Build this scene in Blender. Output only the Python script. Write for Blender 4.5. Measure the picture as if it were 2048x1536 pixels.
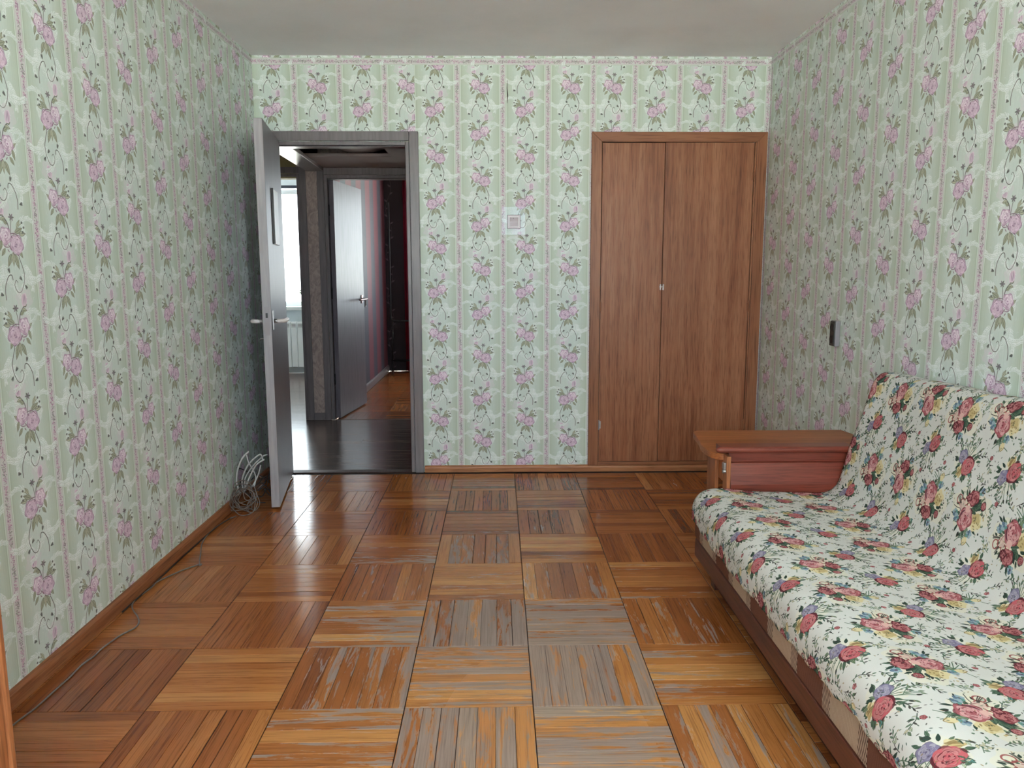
import bpy, bmesh, math, random
import numpy as np
from mathutils import Vector, Matrix

random.seed(7)
rng = np.random.default_rng(11)
for o in list(bpy.data.objects):
    bpy.data.objects.remove(o)
scene = bpy.context.scene
COL = scene.collection

# ------------------------------------------------------------------ camera
F_PX = 1562.4
CAM = Vector((1.4303, -4.8034, 1.2677))
RIGHT = Vector((0.99983961, -0.01782295, -0.00175701))
FWD = Vector((0.01737571, 0.98913846, -0.14595613))
UP = Vector((0.0043393, 0.14590219, 0.9892895))
cam_data = bpy.data.cameras.new('camera')
cam_data.sensor_width = 36.0
cam_data.lens = 36.0 * F_PX / 2048.0
cam_data.clip_start = 0.02
cam_data.clip_end = 2000
cam = bpy.data.objects.new('camera', cam_data)
cam.matrix_world = Matrix(((RIGHT.x, UP.x, -FWD.x, CAM.x), (RIGHT.y, UP.y, -FWD.y, CAM.y),
                           (RIGHT.z, UP.z, -FWD.z, CAM.z), (0, 0, 0, 1)))
COL.objects.link(cam)
scene.camera = cam

# ------------------------------------------------------------------ view, sky, daylight through the windows
scene.view_settings.view_transform = 'Standard'
scene.view_settings.look = 'None'
scene.view_settings.gamma = 1.0
scene.view_settings.use_curve_mapping = False
scene.view_settings.exposure = 3.62
world = bpy.data.worlds.new('overcast_sky')
scene.world = world
world.use_nodes = True
wb = world.node_tree.nodes['Background']
wb.inputs[0].default_value = (0.88, 0.96, 1.0, 1)
wb.inputs[1].default_value = 1.0
scene.cycles.max_bounces = 14
scene.cycles.diffuse_bounces = 12
scene.cycles.glossy_bounces = 4
scene.cycles.transparent_max_bounces = 8
scene.cycles.caustics_reflective = False
scene.cycles.caustics_refractive = False
scene.cycles.sample_clamp_indirect = 6.0
scene.cycles.use_denoising = True

sun_d = bpy.data.lights.new('yard_fill_sun', 'SUN')
sun_d.energy = 9.0
sun_d.angle = 0.2
sun_d.color = (1.0, 0.97, 0.92)
sun = bpy.data.objects.new('yard_fill_sun', sun_d)
sun.rotation_euler = Vector((-1.0, 0.0, -0.9)).to_track_quat('-Z', 'Y').to_euler()   # added to light the ground along the facades, brightening the ceiling
COL.objects.link(sun)

RW, RH, RBACK = 3.0486, 2.5, -5.35         # room width, height, wall behind the camera


def portal(name, loc, sx, sy, direction):
    d = bpy.data.lights.new(name, 'AREA')
    d.shape = 'RECTANGLE'
    d.size, d.size_y = sx, sy
    d.cycles.is_portal = True
    ob = bpy.data.objects.new(name, d)
    ob.location = loc
    ob.rotation_euler = Vector(direction).to_track_quat('-Z', 'Y').to_euler()
    COL.objects.link(ob)


WIN_ROOM = (0.35, 2.75, 0.80, 2.28)          # x0 x1 z0 z1 in the wall behind the camera
WIN_KIT = (-2.10, -0.55, 0.82, 2.215)
WIN_BED = (0.80, 2.55, 0.82, 2.25)
YK, YB = 4.80, 4.95
portal('daylight_room', (1.55, RBACK - 0.06, 1.54), 2.4, 1.48, (0, 1, 0))
portal('daylight_kitchen', (-1.325, YK + 0.05, 1.52), 1.55, 1.39, (0, -1, 0))
portal('daylight_bedroom', (1.675, YB + 0.05, 1.535), 1.75, 1.43, (0, -1, 0))


# ------------------------------------------------------------------ helpers
def lin(c):
    c = c / 255.0
    return c / 12.92 if c <= 0.04045 else ((c + 0.055) / 1.055) ** 2.4


def S(r, g, b):
    return (lin(r), lin(g), lin(b), 1.0)


class NT:
    """small node-tree builder"""
    def __init__(self, name, rough=0.5, spec=0.5):
        self.m = bpy.data.materials.new(name)
        self.m.use_nodes = True
        self.t = self.m.node_tree
        self.b = self.t.nodes['Principled BSDF']
        self.b.inputs['Roughness'].default_value = rough
        self.b.inputs['Specular IOR Level'].default_value = spec

    def n(self, typ, **kw):
        nd = self.t.nodes.new(typ)
        for k, v in kw.items():
            if isinstance(k, str) and k.startswith('i_'):
                nd.inputs[k[2:].replace('_', ' ')].default_value = v
            else:
                setattr(nd, k, v)
        return nd

    def l(self, a, b):
        self.t.links.new(a, b)

    def coord(self, kind='Object', scale=(1, 1, 1), rot=(0, 0, 0), loc=(0, 0, 0)):
        tc = self.n('ShaderNodeTexCoord')
        mp = self.n('ShaderNodeMapping')
        mp.inputs['Scale'].default_value = scale
        mp.inputs['Rotation'].default_value = rot
        mp.inputs['Location'].default_value = loc
        self.l(tc.outputs[kind], mp.inputs['Vector'])
        return mp.outputs['Vector']

    def noise(self, vec, scale=5, detail=4, rough=0.5, dist=0.0):
        nd = self.n('ShaderNodeTexNoise')
        nd.inputs['Scale'].default_value = scale
        nd.inputs['Detail'].default_value = detail
        nd.inputs['Roughness'].default_value = rough
        nd.inputs['Distortion'].default_value = dist
        if vec is not None:
            self.l(vec, nd.inputs['Vector'])
        return nd.outputs['Fac']

    def ramp(self, fac, stops):
        nd = self.n('ShaderNodeValToRGB')
        el = nd.color_ramp.elements
        while len(el) < len(stops):
            el.new(0.5)
        for e, (p, c) in zip(el, stops):
            e.position = p
            e.color = c if len(c) == 4 else (*c, 1)
        self.l(fac, nd.inputs['Fac'])
        return nd.outputs['Color']

    def math(self, op, a, b=0.5, c=None, clamp=False):
        nd = self.n('ShaderNodeMath', operation=op, use_clamp=clamp)
        for i, v in enumerate((a, b, c)):
            if v is None:
                continue
            if isinstance(v, (int, float)):
                nd.inputs[i].default_value = v
            else:
                self.l(v, nd.inputs[i])
        return nd.outputs[0]

    def mix(self, fac, a, b, blend='MIX'):
        nd = self.n('ShaderNodeMix', data_type='RGBA', blend_type=blend)
        for sock, v in ((nd.inputs[0], fac), (nd.inputs[6], a), (nd.inputs[7], b)):
            if isinstance(v, (int, float)):
                sock.default_value = v
            elif isinstance(v, tuple):
                sock.default_value = v
            else:
                self.l(v, sock)
        return nd.outputs[2]

    def color(self, c):
        if isinstance(c, tuple):
            self.b.inputs['Base Color'].default_value = c
        else:
            self.l(c, self.b.inputs['Base Color'])

    def rough(self, r):
        self.l(r, self.b.inputs['Roughness'])

    def bump(self, h, strength=0.3, dist=0.001):
        nd = self.n('ShaderNodeBump')
        nd.inputs['Strength'].default_value = strength
        nd.inputs['Distance'].default_value = dist
        self.l(h, nd.inputs['Height'])
        self.l(nd.outputs['Normal'], self.b.inputs['Normal'])


def link_parent(ob, parent):
    if parent is not None:
        ob.parent = parent
    COL.objects.link(ob)


def world_loc(o):
    v = Vector((0, 0, 0))
    while o is not None:
        v += o.location
        o = o.parent
    return v


def tag(o, label, cat, group=None, kind=None):
    o['label'] = label
    o['category'] = cat
    if group:
        o['group'] = group
    if kind:
        o['kind'] = kind
    return o


def thing(name, label, cat, loc, group=None, kind=None):
    o = bpy.data.objects.new(name, None)
    o.empty_display_size = 0.1
    o.location = loc
    COL.objects.link(o)
    return tag(o, label, cat, group, kind)


def make(name, bm, mat, parent=None, smooth=False, bevel=0.0, origin=None):
    """bm holds world coordinates; the object gets its origin at its parent's (or given) origin"""
    base = world_loc(parent) if parent is not None else Vector(origin or (0, 0, 0))
    me = bpy.data.meshes.new(name)
    bmesh.ops.recalc_face_normals(bm, faces=bm.faces)
    if bevel > 0:
        es = [e for e in bm.edges if len(e.link_faces) == 2 and e.calc_face_angle(0) > 0.6]
        bmesh.ops.bevel(bm, geom=es, offset=bevel, segments=2, affect='EDGES', profile=0.5)
    bmesh.ops.translate(bm, verts=bm.verts, vec=-base)
    bm.to_mesh(me)
    bm.free()
    mats = mat if isinstance(mat, (list, tuple)) else [mat]
    for m in mats:
        me.materials.append(m)
    if smooth:
        for p in me.polygons:
            p.use_smooth = True
    ob = bpy.data.objects.new(name, me)
    if parent is None:
        ob.location = base
    link_parent(ob, parent)
    return ob


def box(bm, x0, x1, y0, y1, z0, z1):
    vs = [bm.verts.new(c) for c in ((x0, y0, z0), (x1, y0, z0), (x1, y1, z0), (x0, y1, z0),
                                    (x0, y0, z1), (x1, y0, z1), (x1, y1, z1), (x0, y1, z1))]
    for f in ((0, 3, 2, 1), (4, 5, 6, 7), (0, 1, 5, 4), (1, 2, 6, 5), (2, 3, 7, 6), (3, 0, 4, 7)):
        bm.faces.new([vs[i] for i in f])
    return vs


def bx(*a):
    bm = bmesh.new()
    box(bm, *a)
    return bm


def prism(bm, pts, d):
    """closed polygon of 3-D points extruded by vector d"""
    d = Vector(d)
    a = [bm.verts.new(p) for p in pts]
    b = [bm.verts.new(Vector(p) + d) for p in pts]
    bm.faces.new(a)
    bm.faces.new(list(reversed(b)))
    n = len(pts)
    for i in range(n):
        bm.faces.new([a[i], b[i], b[(i + 1) % n], a[(i + 1) % n]])


def tube(bm, pts, r, seg=8, closed=False, caps=True):
    pts = [Vector(p) for p in pts]
    n = len(pts)
    rings = []
    ref = None
    for i, p in enumerate(pts):
        if closed:
            t = pts[(i + 1) % n] - pts[i - 1]
        else:
            t = pts[min(i + 1, n - 1)] - pts[max(i - 1, 0)]
        t.normalize()
        if ref is None:
            ref = t.orthogonal().normalized()
        ref = (ref - t * ref.dot(t))
        ref = ref.normalized() if ref.length > 1e-6 else t.orthogonal().normalized()
        bi = t.cross(ref)
        rr = r[i] if isinstance(r, (list, tuple)) else r
        rings.append([bm.verts.new(p + (ref * math.cos(2 * math.pi * k / seg) + bi * math.sin(2 * math.pi * k / seg)) * rr)
                      for k in range(seg)])
    for i in range(n if closed else n - 1):
        a, b = rings[i], rings[(i + 1) % n]
        for k in range(seg):
            bm.faces.new([a[k], a[(k + 1) % seg], b[(k + 1) % seg], b[k]])
    if not closed and caps:
        bm.faces.new(list(reversed(rings[0])))
        bm.faces.new(rings[-1])


def catmull(pts, sub=6, closed=False):
    P = [np.array(p, float) for p in pts]
    n = len(P)
    out = []
    rngi = range(n if closed else n - 1)
    for i in rngi:
        p0 = P[i - 1] if (closed or i > 0) else P[0]
        p1, p2 = P[i], P[(i + 1) % n]
        p3 = P[(i + 2) % n] if (closed or i + 2 < n) else P[-1]
        for k in range(sub):
            t = k / sub
            out.append(0.5 * ((2 * p1) + (-p0 + p2) * t + (2 * p0 - 5 * p1 + 4 * p2 - p3) * t * t
                              + (-p0 + 3 * p1 - 3 * p2 + p3) * t ** 3))
    if not closed:
        out.append(P[-1])
    return out


def cyl(bm, a, b, r, seg=16):
    tube(bm, [a, b], r, seg)


# ------------------------------------------------------------------ printed patterns (drawn here, stroke by stroke)
class Canvas:
    """a repeating print: wm x hm metres, drawn in wpx x hpx pixels, y up; colours are sRGB 0..255"""
    def __init__(self, wm, hm, wpx, hpx, bg):
        self.wm, self.hm, self.w, self.h = wm, hm, wpx, hpx
        self.a = np.empty((hpx, wpx, 3), np.float32)
        self.a[:] = np.array(bg, np.float32)

    def poly(self, pts, col, alpha=1.0):
        p = np.asarray(pts, float) * [self.w / self.wm, self.h / self.hm]
        x0, y0 = np.floor(p.min(0)).astype(int) - 1
        x1, y1 = np.ceil(p.max(0)).astype(int) + 2
        xs, ys = np.arange(x0, x1), np.arange(y0, y1)
        cov = np.zeros((len(ys), len(xs)), np.float32)
        q = np.roll(p, -1, 0)
        for dx, dy in ((.25, .25), (.75, .25), (.25, .75), (.75, .75)):
            gx, gy = xs + dx, ys + dy
            ins = np.zeros((len(ys), len(xs)), bool)
            for (ax, ay), (bx_, by_) in zip(p, q):
                if ay == by_:
                    continue
                rows = (ay > gy) != (by_ > gy)
                if not rows.any():
                    continue
                xi = ax + (gy[rows] - ay) / (by_ - ay) * (bx_ - ax)
                ins[rows] ^= gx[None, :] < xi[:, None]
            cov += ins * 0.25
        cov *= alpha
        iy, ix = np.ix_(ys % self.h, xs % self.w)
        t = self.a[iy, ix]
        self.a[iy, ix] = t + (np.array(col, np.float32) - t) * cov[..., None]

    def stroke(self, pts, w0, col, alpha=1.0, w1=None, sub=5):
        c = np.array(catmull(pts, sub)) if len(pts) > 2 else np.linspace(pts[0], pts[1], 9)
        d = np.gradient(c, axis=0)
        nrm = np.stack([-d[:, 1], d[:, 0]], 1)
        nrm /= np.maximum(np.linalg.norm(nrm, axis=1, keepdims=True), 1e-9)
        t = np.linspace(0, 1, len(c))
        if w1 is None:
            w = w0 * np.ones_like(t)
        elif w1 == 'leaf':
            w = w0 * np.sin(np.pi * np.clip(t * 0.96 + 0.02, 0, 1)) ** 0.8
        else:
            w = w0 + (w1 - w0) * t
        w = w[:, None] / 2
        self.poly(np.vstack([c + nrm * w, (c - nrm * w)[::-1]]), col, alpha)

    def image(self, name):
        img = bpy.data.images.new(name, self.w, self.h, alpha=False)
        px = np.ones((self.h, self.w, 4), np.float32)
        px[..., :3] = np.clip(self.a / 255.0, 0, 1)
        img.pixels.foreach_set(px.ravel())
        img.update()
        img.pack()
        return img


class Pen:
    """draws on a canvas in a local frame (mirror, scale, place)"""
    def __init__(self, cv, ox, oy, sx=1.0, sy=1.0):
        self.cv, self.ox, self.oy, self.sx, self.sy = cv, ox, oy, sx, sy

    def T(self, pts):
        return [(self.ox + x * self.sx, self.oy + y * self.sy) for x, y in pts]

    def poly(self, pts, col, a=1.0):
        self.cv.poly(self.T(pts), col, a)

    def stroke(self, pts, w, col, a=1.0, w1=None):
        self.cv.stroke(self.T(pts), w * abs(self.sy), col, a, w1)

    def blob(self, x, y, rx, ry, col, a=1.0, wob=0.12, lobes=6, rot=0.0, ph=0.0, n=36):
        t = np.linspace(0, 2 * np.pi, n, endpoint=False)
        r = 1 + wob * np.sin(lobes * t + ph)
        px, py = rx * r * np.cos(t), ry * r * np.sin(t)
        c, s = math.cos(rot), math.sin(rot)
        self.poly(list(zip(x + px * c - py * s, y + px * s + py * c)), col, a)

    def leaf(self, x, y, L, w, ang, col, dark, vein=None):
        c, s = math.cos(ang), math.sin(ang)
        R = lambda u, v: (x + u * c - v * s, y + u * s + v * c)
        t = np.linspace(0, 1, 10)
        up = [R(L * k, w * 0.5 * math.sin(math.pi * k ** 0.8)) for k in t]
        dn = [R(L * k, -w * 0.5 * math.sin(math.pi * k ** 0.8)) for k in t]
        self.poly(up + dn[::-1], dark)
        up2 = [R(L * (0.03 + 0.93 * k), w * 0.43 * math.sin(math.pi * k ** 0.8)) for k in t]
        dn2 = [R(L * (0.03 + 0.93 * k), -w * 0.40 * math.sin(math.pi * k ** 0.8)) for k in t]
        self.poly(up2 + dn2[::-1], col)
        self.stroke([R(0, 0), R(L * 0.5, w * 0.03), R(L, 0)], w * 0.11, vein or dark, 0.8)
        for k in (0.3, 0.5, 0.7):
            self.stroke([R(L * k, 0), R(L * (k + 0.14), w * 0.3 * math.sin(math.pi * k))], w * 0.06, dark, 0.6)

    def rose(self, x, y, r, light, mid, dark, seed=0, sq=1.0, rot=0.0, ground=None):
        """a full-blown rose: overlapping petals with lit rims and dark folds"""
        rs = random.Random(seed)
        g = ground or mid
        self.blob(x, y, r * 1.07, r * 1.07 * sq, dark, .75, 0.10, 5, rot, rs.random() * 6)
        self.blob(x, y, r, r * sq, g, 1, 0.08, 5, rot, rs.random() * 6)
        pale = tuple(min(255, c + 14) for c in light)
        for ring, (rf, n, pr) in enumerate(((0.72, 6, .34), (0.46, 5, .30), (0.22, 3, .22))):
            for k in range(n):
                a = rot + ring * 0.6 + 2 * math.pi * (k + rs.uniform(-.2, .2)) / n
                px, py = x + r * rf * math.cos(a), y + r * rf * sq * math.sin(a)
                self.blob(px, py, r * pr * rs.uniform(.85, 1.15), r * pr * rs.uniform(.6, .9), rs.choice((light, pale, light, g)), .9, .12, 3, a + 1.57)
                # fold on the inner side, rim on the outer side
                for off, col, w, al in ((-.22, dark, .085, .9), (.20, pale, .07, .8), (.30, mid, .05, .8)):
                    pts = []
                    ln = rs.uniform(.5, .95) * (1.2 if ring else .9)
                    for q in range(5):
                        f = q / 4 - .5
                        rr = r * (rf + off * .7 - .12 * (2 * f) ** 2)
                        pts.append((x + rr * math.cos(a + ln * f), y + rr * sq * math.sin(a + ln * f)))
                    self.stroke(pts, r * w * rs.uniform(.7, 1.6), col, al, 'leaf')
        for k in range(9):
            a, rr = rs.uniform(0, 6.28), r * rs.uniform(.15, .85)
            b = a + rs.uniform(.3, .8)
            self.stroke([(x + rr * math.cos(a), y + rr * sq * math.sin(a)), (x + rr * .9 * math.cos(b), y + rr * .9 * sq * math.sin(b))],
                        r * rs.uniform(.05, .11), dark if k % 3 else mid, .85, 'leaf')


GREEN_BG = (180, 194, 181)


def plume(pen, x, y, L, ang, bend, a=0.75, col=(222, 230, 230)):
    """a pale engraved acanthus frond: many small curled lobes on a bent rib"""
    rs = random.Random(int(1e4 * (x + 3 * y + L + ang)))
    L *= 1.28
    pts, th, ths = [(x, y)], ang, [ang]
    N = 10
    for k in range(N):
        th += bend / N
        ths.append(th)
        pts.append((pts[-1][0] + L / N * math.cos(th), pts[-1][1] + L / N * math.sin(th)))
    for k in range(1, N + 1):
        for sgn in (-1, 1):
            l2 = L * (0.30 - 0.014 * k) * rs.uniform(.8, 1.2)
            q = [pts[k]]
            t2 = ths[k] + sgn * rs.uniform(.8, 1.25)
            for j in range(4):
                t2 -= sgn * 0.30
                q.append((q[-1][0] + l2 / 4 * math.cos(t2), q[-1][1] + l2 / 4 * math.sin(t2)))
            pen.stroke(q, L * 0.095, col, a * rs.uniform(.7, 1.15), 'leaf')
            q2 = [(px + .0012, py - .0012) for px, py in q]
            pen.stroke(q2[1:], .0011, (160, 177, 168), a * 0.9)
    pen.stroke(pts, L * 0.05, (220, 228, 226), a, 'leaf')
    pen.stroke([(px, py - .001) for px, py in pts[1:]], .0010, (158, 176, 166), a)


def bouquet(cv, ox, oy, mir):
    p = Pen(cv, ox, oy, mir, 1.0)
    for args in ((-.03, -.03, .070, 2.5, -1.3), (.04, -.03, .068, .6, 1.3), (-.02, -.07, .074, 3.3, 1.5),
                 (.04, -.07, .070, -.15, -1.5), (-.01, -.09, .080, -2.4, -1.2), (.03, -.09, .080, -.8, 1.2),
                 (.0, -.11, .062, -1.7, 1.4), (.0, -.13, .060, 2.9, -1.2), (.02, -.14, .055, .2, 1.2),
                 (-.03, .045, .060, 2.4, 1.2), (.045, .055, .055, .8, -1.2), (-.05, .02, .045, 3.0, -1.0)):
        plume(p, *args)
    rs = random.Random(31)
    for k in range(70):
        x, y, a = rs.gauss(0, .045), rs.uniform(-.16, .12), rs.uniform(0, 6.28)
        p.stroke([(x, y), (x + .008 * math.cos(a), y + .008 * math.sin(a)), (x + .013 * math.cos(a + .5), y + .013 * math.sin(a + .5))], .0022, (208, 218, 216), .55, 'leaf')
    G, GL, GD, DK = (158, 164, 144), (178, 184, 164), (106, 111, 97), (92, 96, 93)
    PK, PL, PM, PD = (204, 186, 203), (215, 204, 215), (187, 163, 186), (138, 110, 141)
    for x, y in ((-.037, .096), (-.02, .02), (.02, -.005)):
        p.blob(x, y, .040, .034, (210, 202, 212), .35)
    # stems and vines
    p.stroke([(-.032, .075), (-.012, .055), (-.004, .03), (0, 0)], .0036, DK, .9)
    p.stroke([(.008, .062), (.003, .04), (0, .01)], .0026, DK, .8)
    p.stroke([(.056, .056), (.03, .04), (.008, .012)], .003, G, .9)
    p.stroke([(.030, -.045), (.044, -.075), (.049, -.098), (.044, -.122), (.028, -.146), (.010, -.147), (-.002, -.128),
              (.006, -.113), (.014, -.120)], .0030, DK, .95, .0018)
    p.stroke([(-.008, -.112), (-.012, -.098), (-.026, -.100), (-.042, -.122), (-.048, -.145), (-.047, -.170)], .0028, DK, .95)
    for x, y, a in ((.053, -.133, -.9), (.031, -.108, 2.4), (-.064, -.153, 2.9), (-.023, -.084, 1.9)):
        c, s = math.cos(a), math.sin(a)
        for da in (-.5, 0, .5):
            p.stroke([(x - .008 * c, y - .008 * s), (x + .009 * math.cos(a + da), y + .009 * math.sin(a + da))], .0045, DK, .9, 'leaf')
    # leaves
    p.leaf(-.004, -.035, .044, .018, -2.05, G, GD)
    p.leaf(.012, -.035, .048, .019, -1.25, G, GD)
    p.leaf(.004, -.03, .042, .015, -1.6, GL, GD)
    p.leaf(.034, -.022, .03, .014, -1.0, G, GD)
    p.leaf(-.03, -.02, .03, .013, -2.3, G, GD)
    p.leaf(.022, .026, .040, .016, .42, G, GD)
    p.leaf(.03, .040, .032, .013, .95, GL, GD)
    p.leaf(.040, .024, .034, .015, .05, GL, DK)
    p.leaf(-.044, .004, .034, .014, -1.9, G, GD)
    p.leaf(-.044, .008, .026, .011, 2.5, GL, GD)
    p.leaf(-.02, .066, .026, .013, 3.3, GL, GD)
    p.leaf(-.012, .05, .024, .012, 2.6, G, GD)
    for x, y in ((.058, .058), (.066, .044), (.060, .030)):
        p.blob(x, y, .0042, .0036, DK, .9)
    # dark starlet
    for k in range(6):
        a = k * 1.05
        p.stroke([(.009, .071), (.009 + .014 * math.cos(a), .071 + .012 * math.sin(a))], .0055, (120, 108, 122) if k % 2 else DK, .85, 'leaf')
    # roses
    p.blob(-.036, .094, .0135, .021, PL, 1, .06, 4, .25)
    for dx, w in ((-.008, .0028), (-.003, .004), (.003, .003), (.008, .0026)):
        p.stroke([(-.036 + dx * .7, .112), (-.036 + dx * 1.3, .095), (-.035 + dx * .9, .078)], w, PM if abs(dx) > .004 else PD, .85, 'leaf')
    p.stroke([(-.047, .082), (-.040, .074), (-.028, .076)], .004, GD, .9, 'leaf')
    p.rose(-.025, .016, .0255, PL, PM, (160, 118, 156), 5, .95)
    p.rose(.025, -.008, .0300, PK, PM, PD, 9, .92)
    p.stroke([(-.004, .022), (.012, .024), (.03, .02), (.045, .006)], .004, (110, 84, 104), .7, 'leaf')
    p.stroke([(-.040, -.008), (-.028, -.016), (-.010, -.016)], .0035, (120, 90, 112), .7, 'leaf')
    for x, y in ((-.012, -.012), (-.004, -.02), (.004, .014), (-.016, -.026), (.008, -.034), (.03, -.04)):
        p.stroke([(x - .004, y + .004), (x + .004, y - .005)], .0036, (120, 92, 112), .8, 'leaf')


def paint_wallpaper():
    P = 0.532
    cv = Canvas(P, P, 1056, 1056, GREEN_BG)
    x = (np.arange(cv.w) + .5) / cv.w * P
    d = np.abs(((x % .266) - .133)) / .133             # 0 mid column, 1 at the stripe
    wv = np.clip((.80 - d) / .45, 0, 1)[None, :, None]
    cv.a += (np.array((196, 209, 205), np.float32) - cv.a) * wv
    streak = rng.normal(0, 1, cv.w)
    streak = np.convolve(np.r_[streak, streak, streak], np.ones(3) / 3, 'same')[cv.w:2 * cv.w]
    cv.a += (streak * 2.6)[None, :, None]
    for c in range(2):
        x0 = c * .266
        # stripe band
        cv.poly([(x0 - .016, -.01), (x0 + .016, -.01), (x0 + .016, P + .01), (x0 - .016, P + .01)], (199, 200, 201))
        for s in (-1, 1):
            cv.poly([(x0 + s * .019, -.01), (x0 + s * .0215, -.01), (x0 + s * .0215, P + .01), (x0 + s * .019, P + .01)], (216, 226, 222))
            cv.poly([(x0 + s * .0255, -.01), (x0 + s * .0265, -.01), (x0 + s * .0265, P + .01), (x0 + s * .0255, P + .01)], (150, 166, 152), .8)
        rs = random.Random(3 + c)
        for k in range(620):
            y = rs.uniform(0, P)
            xx = x0 + rs.gauss(0, .0048)
            if abs(xx - x0) > .0095:
                continue
            pinky = math.sin(2 * math.pi * y / (P / 5)) + rs.gauss(0, .6) > -.3
            col = rs.choice(((186, 148, 174), (166, 128, 156), (196, 168, 186), (150, 116, 144))) if pinky else rs.choice(((136, 142, 134), (152, 150, 150), (128, 120, 132)))
            L = rs.uniform(.0012, .0034)
            a = rs.uniform(0, 6.28)
            cv.poly([(xx + L * math.cos(a + q), y + L * .8 * math.sin(a + q)) for q in (0, 1.9, 3.3, 4.6)], col, .9)
    for c in range(2):
        xc = c * .266 + .133
        yA = .198 + .133 * c
        bouquet(cv, xc, yA, 1)
        bouquet(cv, xc, yA + .266, -1)
    cv.a *= 1.10
    return cv.image('wallpaper_print')


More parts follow.
